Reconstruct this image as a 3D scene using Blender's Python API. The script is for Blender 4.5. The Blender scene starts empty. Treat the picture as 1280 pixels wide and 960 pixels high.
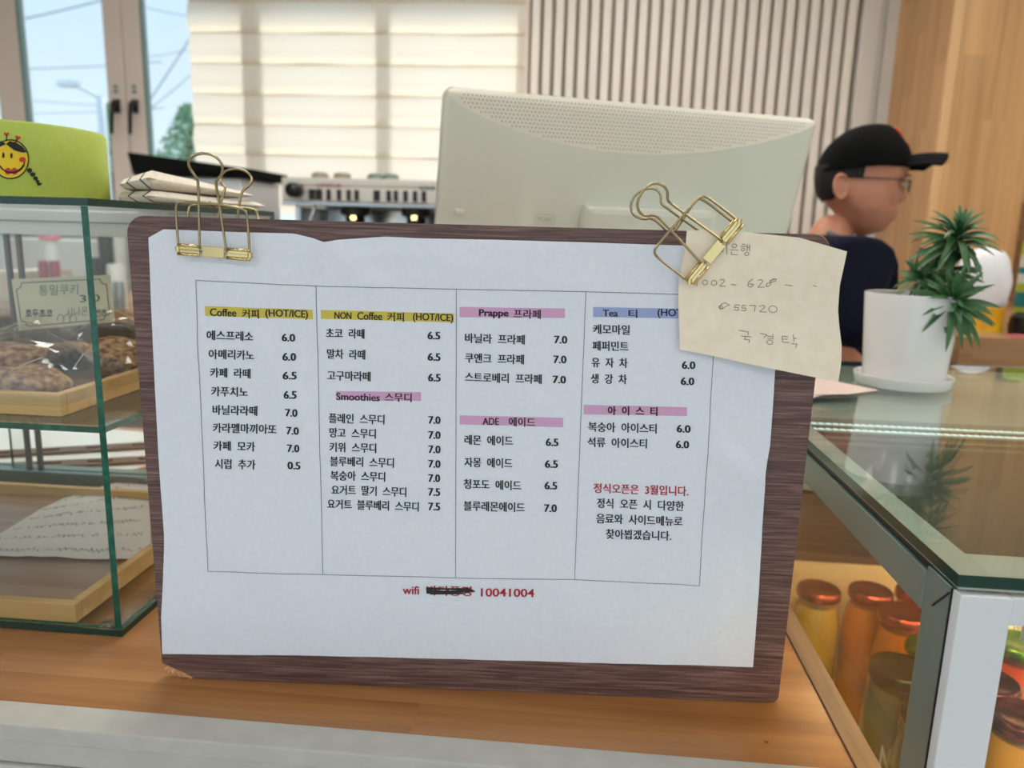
import bpy, bmesh, math, random
from mathutils import Vector, Matrix, noise
random.seed(7)
sc = bpy.context.scene
C = sc.collection
# ------------------------------------------------------------------ camera
CAMZ = 1.40
F = 946.5
YAW, PITCH, ROLL = math.radians(4.7), math.radians(11.3186), math.radians(1.5984)
_f = Vector((-math.sin(YAW)*math.cos(PITCH), math.cos(YAW)*math.cos(PITCH), -math.sin(PITCH)))
_rt = Vector((math.cos(YAW), math.sin(YAW), 0))
_up = _rt.cross(_f)
CR = _rt*math.cos(ROLL) + _up*math.sin(ROLL)
CU = -_rt*math.sin(ROLL) + _up*math.cos(ROLL)
cd = bpy.data.cameras.new('camera')
cam = bpy.data.objects.new('camera', cd); C.objects.link(cam)
cd.sensor_width = 36; cd.lens = F*36/1280; cd.clip_start = .02; cd.clip_end = 400
cd.dof.use_dof = True; cd.dof.focus_distance = .505; cd.dof.aperture_fstop = 7.6
m = Matrix((CR, CU, -_f)).transposed().to_4x4(); m.translation = (0, 0, CAMZ)
cam.matrix_world = m
sc.camera = cam
# ------------------------------------------------------------------ world, exposure
w = bpy.data.worlds.new('sky'); sc.world = w; w.use_nodes = True
nt = w.node_tree; nt.nodes.clear()
out = nt.nodes.new('ShaderNodeOutputWorld'); bg = nt.nodes.new('ShaderNodeBackground')
tc = nt.nodes.new('ShaderNodeTexCoord'); sp = nt.nodes.new('ShaderNodeSeparateXYZ'); cr = nt.nodes.new('ShaderNodeValToRGB')
nt.links.new(tc.outputs['Generated'], sp.inputs[0]); nt.links.new(sp.outputs['Z'], cr.inputs[0])
cr.color_ramp.elements[0].position = 0.0; cr.color_ramp.elements[0].color = (.74, .86, .93, 1)
cr.color_ramp.elements[1].position = .45; cr.color_ramp.elements[1].color = (.42, .66, .87, 1)
nt.links.new(cr.outputs[0], bg.inputs[0]); bg.inputs[1].default_value = 1.25
nt.links.new(bg.outputs[0], out.inputs[0])
sc.view_settings.view_transform = 'Standard'; sc.view_settings.look = 'None'
sc.view_settings.exposure = 0.0; sc.view_settings.gamma = 1.0
LAMP = 11.0      # radiance of the added ceiling panels

sl = bpy.data.lights.new('sun', 'SUN'); sl.energy = 4.2; sl.angle = math.radians(6); sl.color = (1, .96, .9)
so = bpy.data.objects.new('sun', sl); C.objects.link(so); so.location = (0, 8, 9)
so.rotation_euler = (math.radians(-38), 0, math.radians(6))     # high behind the blind
# ------------------------------------------------------------------ pixel helpers (measuring)
def ray(px, py): return _f + CR*((px-640)/F) + CU*((480-py)/F)
def PY(px, py, y): d = ray(px, py); return d*(y/d.y) + Vector((0, 0, CAMZ))
def PZ(px, py, z): d = ray(px, py); return d*((z-CAMZ)/d.z) + Vector((0, 0, CAMZ))
def PX(px, py, x): d = ray(px, py); return d*(x/d.x) + Vector((0, 0, CAMZ))

# ------------------------------------------------------------------ materials
def lin(c):
    r = []
    for v in c:
        v /= 255.; r.append(v/12.92 if v <= .04045 else ((v+.055)/1.055)**2.4)
    return (*r, 1)
def P(name, col, rough=.5, metal=0, **k):
    mt = bpy.data.materials.new(name); mt.use_nodes = True
    b = mt.node_tree.nodes['Principled BSDF']
    b.inputs['Base Color'].default_value = lin(col); b.inputs['Roughness'].default_value = rough
    b.inputs['Metallic'].default_value = metal
    for kk, v in k.items(): b.inputs[kk.replace('_', ' ')].default_value = v
    return mt
def N(mt, t, **k):
    n = mt.node_tree.nodes.new(t)
    for a, v in k.items(): setattr(n, a, v)
    return n
def noisy(name, c1, c2, scale=(1, 1, 1), nscale=8, rough=.5, bump=.0, metal=0, detail=4, lo=.35, hi=.65, coord='Object', bdist=.002, **k):
    mt = P(name, c1, rough, metal, **k); L = mt.node_tree.links
    b = mt.node_tree.nodes['Principled BSDF']
    t = N(mt, 'ShaderNodeTexCoord'); mp = N(mt, 'ShaderNodeMapping'); mp.inputs['Scale'].default_value = scale
    nz = N(mt, 'ShaderNodeTexNoise'); nz.inputs['Scale'].default_value = nscale; nz.inputs['Detail'].default_value = detail
    rp = N(mt, 'ShaderNodeValToRGB')
    rp.color_ramp.elements[0].position = lo; rp.color_ramp.elements[0].color = lin(c1)
    rp.color_ramp.elements[1].position = hi; rp.color_ramp.elements[1].color = lin(c2)
    L.new(t.outputs[coord], mp.inputs[0]); L.new(mp.outputs[0], nz.inputs[0]); L.new(nz.outputs[0], rp.inputs[0]); L.new(rp.outputs[0], b.inputs['Base Color'])
    if bump:
        bp = N(mt, 'ShaderNodeBump'); bp.inputs['Strength'].default_value = bump; bp.inputs['Distance'].default_value = bdist
        L.new(nz.outputs[0], bp.inputs['Height']); L.new(bp.outputs[0], b.inputs['Normal'])
    return mt
def wood(name, c1, c2, c3, axis, plank=None, rough=.35, scale=1.0, bump=.05):
    """axis = grain axis 0/1/2; plank=(width axis, width, length)"""
    mt = P(name, c1, rough); L = mt.node_tree.links; b = mt.node_tree.nodes['Principled BSDF']
    g = N(mt, 'ShaderNodeNewGeometry')
    s = [22*scale]*3; s[axis] = 1.1*scale
    mp = N(mt, 'ShaderNodeMapping'); mp.inputs['Scale'].default_value = s
    L.new(g.outputs['Position'], mp.inputs[0])
    src = mp.outputs[0]
    if plank:
        wa, wd, ln = plank
        sx = N(mt, 'ShaderNodeSeparateXYZ'); L.new(g.outputs['Position'], sx.inputs[0])
        a = N(mt, 'ShaderNodeMath', operation='DIVIDE'); a.inputs[1].default_value = wd; L.new(sx.outputs[wa], a.inputs[0])
        fl = N(mt, 'ShaderNodeMath', operation='FLOOR'); L.new(a.outputs[0], fl.inputs[0])
        m3 = N(mt, 'ShaderNodeMath', operation='MULTIPLY'); m3.inputs[1].default_value = .37; L.new(fl.outputs[0], m3.inputs[0])
        a2 = N(mt, 'ShaderNodeMath', operation='DIVIDE'); a2.inputs[1].default_value = ln; L.new(sx.outputs[axis], a2.inputs[0])
        ad = N(mt, 'ShaderNodeMath', operation='ADD'); L.new(a2.outputs[0], ad.inputs[0]); L.new(m3.outputs[0], ad.inputs[1])
        f2 = N(mt, 'ShaderNodeMath', operation='FLOOR'); L.new(ad.outputs[0], f2.inputs[0])
        cb = N(mt, 'ShaderNodeCombineXYZ'); L.new(fl.outputs[0], cb.inputs[0]); L.new(f2.outputs[0], cb.inputs[1])
        wn = N(mt, 'ShaderNodeTexWhiteNoise'); L.new(cb.outputs[0], wn.inputs[0])
        vm = N(mt, 'ShaderNodeVectorMath', operation='MULTIPLY_ADD'); L.new(wn.outputs['Color'], vm.inputs[0]); vm.inputs[1].default_value = (30, 30, 30); L.new(mp.outputs[0], vm.inputs[2])
        src = vm.outputs[0]
    nz = N(mt, 'ShaderNodeTexNoise'); nz.inputs['Scale'].default_value = 1.6; nz.inputs['Detail'].default_value = 7; nz.inputs['Roughness'].default_value = .62; nz.inputs['Distortion'].default_value = .6
    L.new(src, nz.inputs[0])
    rp = N(mt, 'ShaderNodeValToRGB'); e = rp.color_ramp.elements
    e[0].position = .32; e[0].color = lin(c1); e[1].position = .68; e[1].color = lin(c3); x = e.new(.5); x.color = lin(c2)
    L.new(nz.outputs[0], rp.inputs[0])
    co = rp.outputs[0]
    if plank:
        hs = N(mt, 'ShaderNodeHueSaturation'); mr = N(mt, 'ShaderNodeMapRange'); mr.inputs[3].default_value = .86; mr.inputs[4].default_value = 1.12
        L.new(wn.outputs['Value'], mr.inputs[0]); L.new(mr.outputs[0], hs.inputs['Value']); L.new(co, hs.inputs['Color']); co = hs.outputs[0]
    L.new(co, b.inputs['Base Color'])
    bp = N(mt, 'ShaderNodeBump'); bp.inputs['Strength'].default_value = bump; bp.inputs['Distance'].default_value = .001
    L.new(nz.outputs[0], bp.inputs['Height']); L.new(bp.outputs[0], b.inputs['Normal'])
    return mt
def glass(name, tint=(252, 254, 253), ior=1.45, haze=0.0, gcol=(255, 255, 255)):
    mt = bpy.data.materials.new(name); mt.use_nodes = True; n = mt.node_tree; n.nodes.clear(); L = n.links
    o = N(mt, 'ShaderNodeOutputMaterial'); mx = N(mt, 'ShaderNodeMixShader'); tr = N(mt, 'ShaderNodeBsdfTransparent'); gl = N(mt, 'ShaderNodeBsdfGlossy')
    fr = N(mt, 'ShaderNodeFresnel'); fr.inputs[0].default_value = ior
    # same Fresnel whichever side of the thin pane is hit
    geo = N(mt, 'ShaderNodeNewGeometry')
    ma = N(mt, 'ShaderNodeMath', operation='MULTIPLY_ADD'); ma.inputs[1].default_value = (1/ior-ior); ma.inputs[2].default_value = ior
    L.new(geo.outputs['Backfacing'], ma.inputs[0])
    fr2 = N(mt, 'ShaderNodeFresnel'); fr2.inputs[0].default_value = ior
    lw = N(mt, 'ShaderNodeLayerWeight'); lw.inputs[0].default_value = .5
    pw = N(mt, 'ShaderNodeMath', operation='POWER'); pw.inputs[1].default_value = 5.0; L.new(lw.outputs['Facing'], pw.inputs[0])
    sc_ = N(mt, 'ShaderNodeMath', operation='MULTIPLY_ADD'); sc_.inputs[1].default_value = .9; sc_.inputs[2].default_value = ((ior-1)/(ior+1))**2
    L.new(pw.outputs[0], sc_.inputs[0])
    tr.inputs[0].default_value = lin(tint); gl.inputs['Roughness'].default_value = .005; gl.inputs[0].default_value = lin(gcol)
    L.new(sc_.outputs[0], mx.inputs[0]); L.new(tr.outputs[0], mx.inputs[1]); L.new(gl.outputs[0], mx.inputs[2])
    sh = mx.outputs[0]
    if haze:
        df = N(mt, 'ShaderNodeBsdfDiffuse'); df.inputs[0].default_value = (.8, .8, .8, 1); m2 = N(mt, 'ShaderNodeMixShader'); m2.inputs[0].default_value = haze
        L.new(sh, m2.inputs[1]); L.new(df.outputs[0], m2.inputs[2]); sh = m2.outputs[0]
    L.new(sh, o.inputs[0]); 
    for x in (fr, fr2, geo, ma): n.nodes.remove(x)
    return mt
def emis(name, col, s):
    mt = P(name, col, .5); b = mt.node_tree.nodes['Principled BSDF']
    b.inputs['Emission Color'].default_value = lin(col); b.inputs['Emission Strength'].default_value = s
    return mt

M = {}
M['wall'] = noisy('painted_wall', (205, 200, 190), (212, 207, 198), nscale=30, rough=.8, bump=.05)
M['ceil'] = P('white_ceiling', (232, 230, 225), .9)
M['floor'] = noisy('grey_floor', (196, 192, 184), (206, 202, 194), nscale=6, rough=.5)
M['counter'] = wood('counter_pine', (146, 98, 54), (168, 116, 68), (184, 134, 84), 0, (1, .12, .9), rough=.28)
M['ply'] = wood('plywood_edge', (104, 80, 56), (126, 98, 70), (146, 116, 84), 1, rough=.6, scale=2)
M['tray'] = wood('bamboo', (196, 156, 96), (212, 172, 112), (222, 184, 126), 0, (2, .009, .5), rough=.45)
M['trayfloor'] = wood('tray_base', (132, 104, 82), (148, 118, 94), (160, 130, 106), 0, rough=.3, scale=2)
M['pillar'] = wood('pillar_wood', (196, 148, 96), (212, 166, 112), (222, 178, 126), 2, (0, .09, .6), rough=.4, scale=.6)
M['pillar_side'] = wood('pillar_side_wood', (180, 138, 92), (196, 152, 104), (208, 164, 116), 2, (1, .09, .6), rough=.45, scale=.6)
M['block'] = wood('butcher_block', (150, 112, 74), (172, 130, 90), (186, 146, 104), 0, (1, .1, .5), rough=.4)
M['trim'] = noisy('grey_trim', (186, 184, 178), (193, 191, 185), nscale=60, rough=.35)
M['cream'] = P('window_frame_cream', (228, 216, 206), .4)
M['slat'] = P('slat_white', (232, 225, 216), .5)
M['slatback'] = P('slat_backing', (156, 148, 130), .8)
M['whiteframe'] = P('white_frame', (212, 208, 202), .45)
M['black'] = P('black_plastic', (14, 14, 15), .35)
M['mattblack'] = P('matt_black', (8, 8, 9), .8, Specular_IOR_Level=.2)
M['blacksoft'] = P('black_satin', (20, 20, 24), .5)
M['green_edge'] = noisy('glass_edge_green', (20, 84, 68), (34, 108, 88), (1, 1, 1), 160, rough=.15, lo=.45, hi=.7)
M['edge_dark'] = P('glass_edge_dark', (14, 56, 46), .12)
M['glass'] = glass('clear_glass')
M['winglass'] = glass('window_glass', (253, 254, 254))
M['topglass'] = glass('fridge_top_glass', (246, 251, 248), 1.5)
M['white'] = P('white_gloss', (235, 235, 232), .3)
M['whitemetal'] = P('white_metal', (222, 226, 230), .3)
M['greymetal'] = P('green_grey_metal', (122, 142, 136), .32, .35)
M['border'] = P('silkscreen_border', (176, 180, 170), .6)
M['steel'] = P('steel', (190, 192, 194), .22, 1)
M['gold'] = P('gold_wire', (172, 158, 122), .24, 1)
M['goldplate'] = P('gold_plate', (224, 202, 146), .16, 1)
M['monitor'] = P('monitor_cream', (236, 238, 224), .09, Coat_Weight=.5, Coat_Roughness=.05)
M['darkslot'] = P('dark_slot', (40, 42, 40), .6)
M['lidred'] = noisy('lid_copper', (140, 56, 44), (184, 92, 68), nscale=90, rough=.22, bump=.35, metal=.8, bdist=.002)
M['lidgreen'] = noisy('lid_green', (60, 110, 40), (120, 150, 40), nscale=90, rough=.22, bump=.35, metal=.8)
M['liddark'] = noisy('lid_dark_green', (44, 60, 48), (80, 88, 60), nscale=90, rough=.2, bump=.35, metal=.85)
M['lidmaroon'] = noisy('lid_maroon', (90, 48, 46), (130, 78, 70), nscale=90, rough=.2, bump=.35, metal=.85)
M['tin'] = noisy('lime_card', (180, 200, 84), (184, 204, 88), nscale=200, rough=.5)
M['yellow'] = P('print_yellow', (240, 206, 30), .5)
M['printblack'] = P('print_black', (22, 22, 24), .6)
M['printred'] = P('print_red', (176, 34, 50), .6)
M['printdarkred'] = P('print_dark_red', (200, 60, 50), .6)
M['hl_yellow'] = P('highlight_yellow', (214, 196, 84), .7)
M['hl_pink'] = P('highlight_pink', (216, 168, 208), .7)
M['hl_blue'] = P('highlight_blue', (160, 174, 222), .7)
M['tableline'] = P('print_line', (116, 118, 124), .7)
M['pencil'] = P('pencil_grey', (128, 124, 118), .7)
M['ink'] = P('ink_black', (40, 38, 38), .6)
M['paper'] = noisy('white_paper', (228, 234, 246), (232, 238, 249), nscale=300, rough=.75, bump=.03, bdist=.0004)
M['note'] = noisy('cream_note_paper', (246, 231, 208), (250, 238, 217), nscale=120, rough=.8, bump=.03, bdist=.0004)
M['card'] = P('cream_card', (222, 216, 190), .7)
M['pinkcard'] = P('pink_paper', (240, 214, 204), .7)
M['mdf'] = noisy('torn_fibreboard', (196, 144, 94), (222, 176, 126), nscale=300, rough=.95, bump=.8)
M['soil'] = noisy('soil', (52, 38, 28), (80, 62, 46), nscale=200, rough=.95, bump=.6)
M['pot'] = P('white_ceramic', (238, 236, 236), .14, Coat_Weight=.4)
M['leaf'] = noisy('leaf_green', (46, 88, 50), (70, 116, 66), nscale=40, rough=.42)
M['stem'] = P('stem_green', (110, 128, 66), .6)
M['skin'] = noisy('skin', (196, 132, 104), (206, 142, 114), nscale=30, rough=.45, Subsurface_Weight=.08)
M['hair'] = P('black_hair', (8, 7, 7), .7)
M['navy'] = noisy('navy_cotton', (9, 12, 30), (13, 16, 36), nscale=200, rough=.9, bump=.1, Specular_IOR_Level=.2)
M['cap'] = noisy('black_cap_cloth', (5, 5, 6), (9, 9, 10), nscale=300, rough=.9, bump=.1, Specular_IOR_Level=.15)
M['orange'] = P('orange_embroidery', (238, 78, 26), .7)
M['collar'] = P('grey_collar', (96, 96, 100), .8)
M['jeans'] = P('dark_trousers', (30, 34, 44), .85)
M['cookie'] = noisy('cookie', (112, 66, 40), (214, 170, 124), nscale=130, rough=.85, bump=.8, bdist=.004)
M['bagfilm'] = glass('clear_film', (252, 251, 249), 1.6)
M['innerbrown'] = P('inner_brown', (62, 52, 44), .6)
M['creamliner'] = P('cream_liner', (226, 206, 164), .5)
M['darkback'] = P('dark_door', (12, 11, 10), .5)
M['beige'] = P('beige_box', (206, 190, 168), .6)
M['reflbrown'] = P('brown_slot_reflection', (112, 84, 66), .45, .3)
M['ledbody'] = P('led_strip_body', (190, 205, 200), .4)
M['led'] = emis('led_light', (225, 245, 240), 1.0)
M['warmled'] = emis('warm_lamp', (255, 218, 160), 90.0)
M['machine_led'] = emis('group_lamp', (255, 232, 150), 3.5)
M['panel'] = emis('added_panel_light', (255, 250, 242), LAMP)
M['bagwhite'] = noisy('white_sack', (226, 226, 230), (238, 238, 240), nscale=20, rough=.5, bump=.3)
M['bagyellow'] = noisy('yellow_sack', (222, 160, 20), (238, 186, 34), nscale=24, rough=.4, bump=.3)
M['brownglass'] = P('brown_jar', (92, 52, 20), .15)
M['pinkplastic'] = P('pink_plastic', (240, 130, 160), .4)
M['darkred'] = P('dark_red_tin', (150, 50, 60), .4)
M['asphalt'] = P('asphalt', (150, 150, 148), .9)
M['redroof'] = P('red_roof', (214, 60, 90), .6)
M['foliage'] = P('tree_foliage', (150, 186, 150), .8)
M['greypole'] = P('galvanised_pole', (236, 240, 242), .5)
M['cable'] = P('cable_grey', (120, 134, 150), .6)

# ------------------------------------------------------------------ object helpers
def wl(o):
    v = Vector((0, 0, 0))
    while o: v += o.location; o = o.parent
    return v
def mesh(name, verts, faces, mat, parent=None, smooth=False, loc=None, bevel=0, mats=None, fm=None):
    base = wl(parent) if parent else (Vector(loc) if loc is not None else None)
    if base is None:
        n = len(verts); base = Vector((sum(v[0] for v in verts)/n, sum(v[1] for v in verts)/n, min(v[2] for v in verts)))
    me = bpy.data.meshes.new(name); me.from_pydata([Vector(v)-base for v in verts], [], faces)
    for x in (mats or [mat]): me.materials.append(x)
    if fm:
        for i, p in enumerate(me.polygons): p.material_index = fm[i]
    if bevel:
        bm = bmesh.new(); bm.from_mesh(me)
        bmesh.ops.bevel(bm, geom=bm.edges[:], offset=bevel, segments=2, affect='EDGES', profile=.6); bm.to_mesh(me); bm.free()
    if smooth:
        for p in me.polygons: p.use_smooth = True
    me.update()
    o = bpy.data.objects.new(name, me); C.objects.link(o)
    if parent: o.parent = parent
    else: o.location = base
    return o
def thing(name, loc, label, cat, group=None):
    o = bpy.data.objects.new(name, None); C.objects.link(o); o.location = loc; o.empty_display_size = .02
    return tag(o, label, cat, group)
def tag(o, label, cat, group=None):
    o['label'] = label; o['category'] = cat
    if group: o['group'] = group
    return o
def struct(o): o['kind'] = 'structure'; return o
def stuff(o): o['kind'] = 'stuff'; return o
BF = [(0, 3, 2, 1), (4, 5, 6, 7), (0, 1, 5, 4), (1, 2, 6, 5), (2, 3, 7, 6), (3, 0, 4, 7)]   # bottom top front right back left
def bv(x0, x1, y0, y1, z0, z1): return [(x0, y0, z0), (x1, y0, z0), (x1, y1, z0), (x0, y1, z0), (x0, y0, z1), (x1, y0, z1), (x1, y1, z1), (x0, y1, z1)]
def box(name, x0, x1, y0, y1, z0, z1, mat, parent=None, bevel=0, fr=None, **k):
    v = bv(x0, x1, y0, y1, z0, z1)
    if fr: v = [fr(*p) for p in v]
    return mesh(name, v, BF, mat, parent, bevel=bevel, **k)
def boxes(name, L, mat, parent=None, fr=None, **k):
    v = []; f = []
    for b in L:
        n = len(v); q = bv(*b); v += [fr(*p) for p in q] if fr else q; f += [tuple(i+n for i in g) for g in BF]
    return mesh(name, v, f, mat, parent, **k)
def pane(name, x0, x1, y0, y1, z0, z1, parent=None, g=None, e=None):
    d = [x1-x0, y1-y0, z1-z0]; a = d.index(min(d)); big = {0: (3, 5), 1: (2, 4), 2: (0, 1)}[a]
    return mesh(name, bv(x0, x1, y0, y1, z0, z1), BF, None, parent, mats=[g or M['glass'], e or M['green_edge']], fm=[0 if i in big else 1 for i in range(6)])
def tube_geo(pts, r, seg=8, closed=False, cap=True):
    pts = [Vector(p) for p in pts]; n = len(pts); V = []; Fc = []
    rr = r if hasattr(r, '__len__') else [r]*n
    nrm = None
    for i, p in enumerate(pts):
        a = pts[(i-1) % n] if (closed or i > 0) else p; b = pts[(i+1) % n] if (closed or i < n-1) else p
        t = (b-a)
        t = t.normalized() if t.length > 1e-9 else Vector((0, 0, 1))
        if nrm is None: nrm = t.orthogonal().normalized()
        else: nrm = (nrm - t*nrm.dot(t)); nrm = nrm.normalized() if nrm.length > 1e-6 else t.orthogonal().normalized()
        bi = t.cross(nrm)
        for k in range(seg):
            an = 2*math.pi*k/seg; V.append(p + (nrm*math.cos(an)+bi*math.sin(an))*rr[i])
    m_ = n if closed else n-1
    for i in range(m_):
        j = (i+1) % n
        for k in range(seg): k2 = (k+1) % seg; Fc.append((i*seg+k, i*seg+k2, j*seg+k2, j*seg+k))
    if not closed and cap: Fc.append(tuple(range(seg))[::-1]); Fc.append(tuple((n-1)*seg+k for k in range(seg)))
    return V, Fc
def tube(name, pts, r, mat, parent=None, seg=8, closed=False, **k):
    v, f = tube_geo(pts, r, seg, closed); return mesh(name, v, f, mat, parent, smooth=True, **k)
def tubes(name, L, r, mat, parent=None, seg=6, **k):
    V = []; Fc = []
    for pts in L:
        v, f = tube_geo(pts, r, seg); n = len(V); V += v; Fc += [tuple(i+n for i in g) for g in f]
    return mesh(name, V, Fc, mat, parent, smooth=True, **k)
def smoothpts(pts, it=2, closed=False):
    for _ in range(it):
        q = [] if closed else [pts[0]]; n = len(pts)
        for i in range(n if closed else n-1):
            a, b = Vector(pts[i]), Vector(pts[(i+1) % n]); q += [a*.75+b*.25, a*.25+b*.75]
        if not closed: q.append(Vector(pts[-1]))
        pts = q
    return pts
def lathe(name, prof, c, mat, parent=None, seg=40, fr=None, smooth=True, **k):
    V = []; Fc = []
    for r, z in prof:
        for i in range(seg):
            a = 2*math.pi*i/seg; V.append((c[0]+r*math.cos(a), c[1]+r*math.sin(a), c[2]+z))
    for j in range(len(prof)-1):
        for i in range(seg): i2 = (i+1) % seg; Fc.append((j*seg+i, j*seg+i2, (j+1)*seg+i2, (j+1)*seg+i))
    if prof[0][0] > 1e-6: Fc.append(tuple(range(seg))[::-1])
    if prof[-1][0] > 1e-6: Fc.append(tuple((len(prof)-1)*seg+i for i in range(seg)))
    o = mesh(name, V, Fc, mat, parent, smooth=smooth, **k)
    if smooth:
        md = o.modifiers.new('edges', 'EDGE_SPLIT'); md.split_angle = math.radians(40)
    return o
def dup(root, delta, label=None):
    r = root.copy(); C.objects.link(r); r.location = root.location + Vector(delta)
    if label: r['label'] = label
    def rec(s, d):
        for ch in list(s.children):
            c = ch.copy(); C.objects.link(c); c.parent = d; rec(ch, c)
    rec(root, r); return r

# text -> 2D triangles filling the unit box of its own extents
_tcache = {}
def text2d(body, bold=0.0, spacing=1.0):
    key = (body, bold, spacing)
    if key in _tcache: return _tcache[key]
    cu = bpy.data.curves.new('t', 'FONT'); cu.body = body; cu.size = 1; cu.offset = bold; cu.resolution_u = 3; cu.space_character = spacing
    ob = bpy.data.objects.new('t', cu); C.objects.link(ob)
    dg = bpy.context.evaluated_depsgraph_get(); dg.update()
    me = bpy.data.meshes.new_from_object(ob.evaluated_get(dg))
    V = [(v.co.x, v.co.y) for v in me.vertices]; Fc = [tuple(p.vertices) for p in me.polygons]
    bpy.data.objects.remove(ob); bpy.data.curves.remove(cu); bpy.data.meshes.remove(me)
    if V:
        x0 = min(v[0] for v in V); x1 = max(v[0] for v in V); y0 = min(v[1] for v in V); y1 = max(v[1] for v in V)
        V = [((x-x0)/(x1-x0), (y-y0)/(y1-y0)) for x, y in V]
    _tcache[key] = (V, Fc); return V, Fc

# ================================================================== ROOM
XL, XR, YF, YB, ZT = -4.2, 3.2, -3.0, 3.6, 2.85
struct(box('floor', XL, XR, YF, YB+.2, -.05, 0, M['floor']))
struct(box('ceiling', XL, XR, YF, YB+.2, ZT, ZT+.1, M['ceil']))
struct(box('wall_left', XL-.1, XL, YF, YB+.2, 0, ZT, M['wall']))
struct(box('wall_right', XR, XR+.1, YF, YB+.2, 0, ZT, M['wall']))
struct(boxes('wall_front', [(XL, XR, YF-.1, YF, 0, .35), (XL, XR, YF-.1, YF, 2.6, ZT), (XL, XL+.25, YF-.1, YF, .35, 2.6), (-1.7, -1.5, YF-.1, YF, .35, 2.6), (.35, .5, YF-.1, YF, .35, 2.6), (1.9, 2.05, YF-.1, YF, .35, 2.6), (XR-.1, XR, YF-.1, YF, .35, 2.6)], M['whiteframe']))
SILL = 1.36
WX0, WX1 = -3.5, -.262
struct(boxes('wall_back', [(XL, WX0, YB, YB+.2, 0, ZT), (WX0, WX1, YB, YB+.2, 0, SILL), (WX0, WX1, YB, YB+.2, 2.68, ZT), (WX1, XR, YB+.03, YB+.2, 0, ZT)], M['wall']))
# window
wn = struct(box('window_1', WX0, WX1, YB-.02, YB+.1, SILL-.03, SILL, M['cream']))
def wpx(px): return PY(px, 0, 3.6).x
# vertical stiles follow plumb lines
xa0, xa1 = -2.78, -2.655
for x0, x1, nm in ((xa0, xa1, 'stile'), (-2.235, -2.146, 'stile'), (-2.142, -2.055, 'stile')):
    box(nm, x0, x1, YB-.03, YB+.03, SILL, 2.68, M['cream'], wn, bevel=.004)
for x0, x1 in ((-1.56, -1.475), (-.945, -.885), (-.315, -.262)):
    box('mullion', x0, x1, YB-.02, YB+.05, SILL, 2.68, M['cream'], wn)
box('head_rail', WX0, WX1, YB-.02, YB+.05, 2.6, 2.68, M['cream'], wn)
box('bottom_rail', WX0, WX1, YB-.02, YB+.05, SILL, SILL+.05, M['cream'], wn)
for x0, x1 in ((WX0, xa0), (xa1, -2.235), (-2.055, -1.56), (-1.475, -.945), (-.885, -.315)):
    pane('pane', x0, x1, YB+.005, YB+.011, SILL+.05, 2.6, wn, M['winglass'], M['edge_dark'])
for x in (-2.655, -2.055):
    box('gasket', x, x+.012, YB-.028, YB+.004, SILL+.05, 2.6, M['greymetal'], wn)
for hx in (-2.19, -2.10):
    h = mesh('window_handle', *(lambda v: (v, BF))([Vector((hx-.014, YB-.045, 1.90)), Vector((hx+.014, YB-.045, 1.90)), Vector((hx+.014, YB-.031, 1.90)), Vector((hx-.014, YB-.031, 1.90)), Vector((hx-.016, YB-.045, 1.96)), Vector((hx+.016, YB-.045, 1.96)), Vector((hx+.016, YB-.031, 1.96)), Vector((hx-.016, YB-.031, 1.96))]), M['black'], wn, bevel=.004)
    tube('handle_lever', [(hx+.002, YB-.05, 1.945), (hx+.004, YB-.075, 1.935), (hx-.002, YB-.08, 1.88), (hx-.008, YB-.08, 1.80)], [.011, .012, .010, .008], M['black'], h)
    v, f = text2d('고정' if hx < -2.15 else '열림', .02)
    for k in range(2):
        lathe('sticker_dot', [(0, 0), (.009, 0), (.009, .012), (0, .012)], (hx, YB-.036, 1.99+k*.022), M['greymetal'], h, seg=10)
# roman blind : one sagging fold of cloth per band
bl = P('blind_cloth', (238, 232, 220), .9)
b = bl.node_tree.nodes['Principled BSDF']; tl = N(bl, 'ShaderNodeBsdfTranslucent'); tl.inputs[0].default_value = lin((250, 240, 224)); mx = N(bl, 'ShaderNodeMixShader'); mx.inputs[0].default_value = .6
bl.node_tree.links.new(b.outputs[0], mx.inputs[1]); bl.node_tree.links.new(tl.outputs[0], mx.inputs[2]); bl.node_tree.links.new(mx.outputs[0], bl.node_tree.nodes['Material Output'].inputs[0])
blind = thing('roman_blind', (-1.03, 3.52, 1.5), 'cream pleated blind drawn down over the right half of the window', 'blind')
box('head_box', -1.80, -.27, 3.44, 3.54, 2.66, 2.72, M['whiteframe'], blind)
zt = 2.252
k0 = -4
for k in range(-4, 6):
    ztop = 2.252 - k*.131; zb = ztop-.131
    V = []; Fc = []; nx = 14
    prof = [(3.530, ztop+.021), (3.524, ztop-.004), (3.520, ztop-.03), (3.517, ztop-.066), (3.5175, ztop-.069), (3.512, ztop-.10), (3.508, zb-.008), (3.512, zb-.012), (3.522, zb-.006)]
    for i in range(nx+1):
        x = -1.79 + (1.79-.275)*i/nx
        for (yy, zz) in prof:
            ex = .012*math.sin((ztop-zz)/.131*math.pi) if i in (0,) else 0
            V.append((x-ex, yy+.002*math.sin(i*1.7+k), zz+.0015*math.sin(i*1.1+k*2)))
    n = len(prof)
    for i in range(nx):
        for j in range(n-1): Fc.append((i*n+j, (i+1)*n+j, (i+1)*n+j+1, i*n+j+1))
    mesh('blind_fold', V, Fc, bl, blind, smooth=True)
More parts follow.
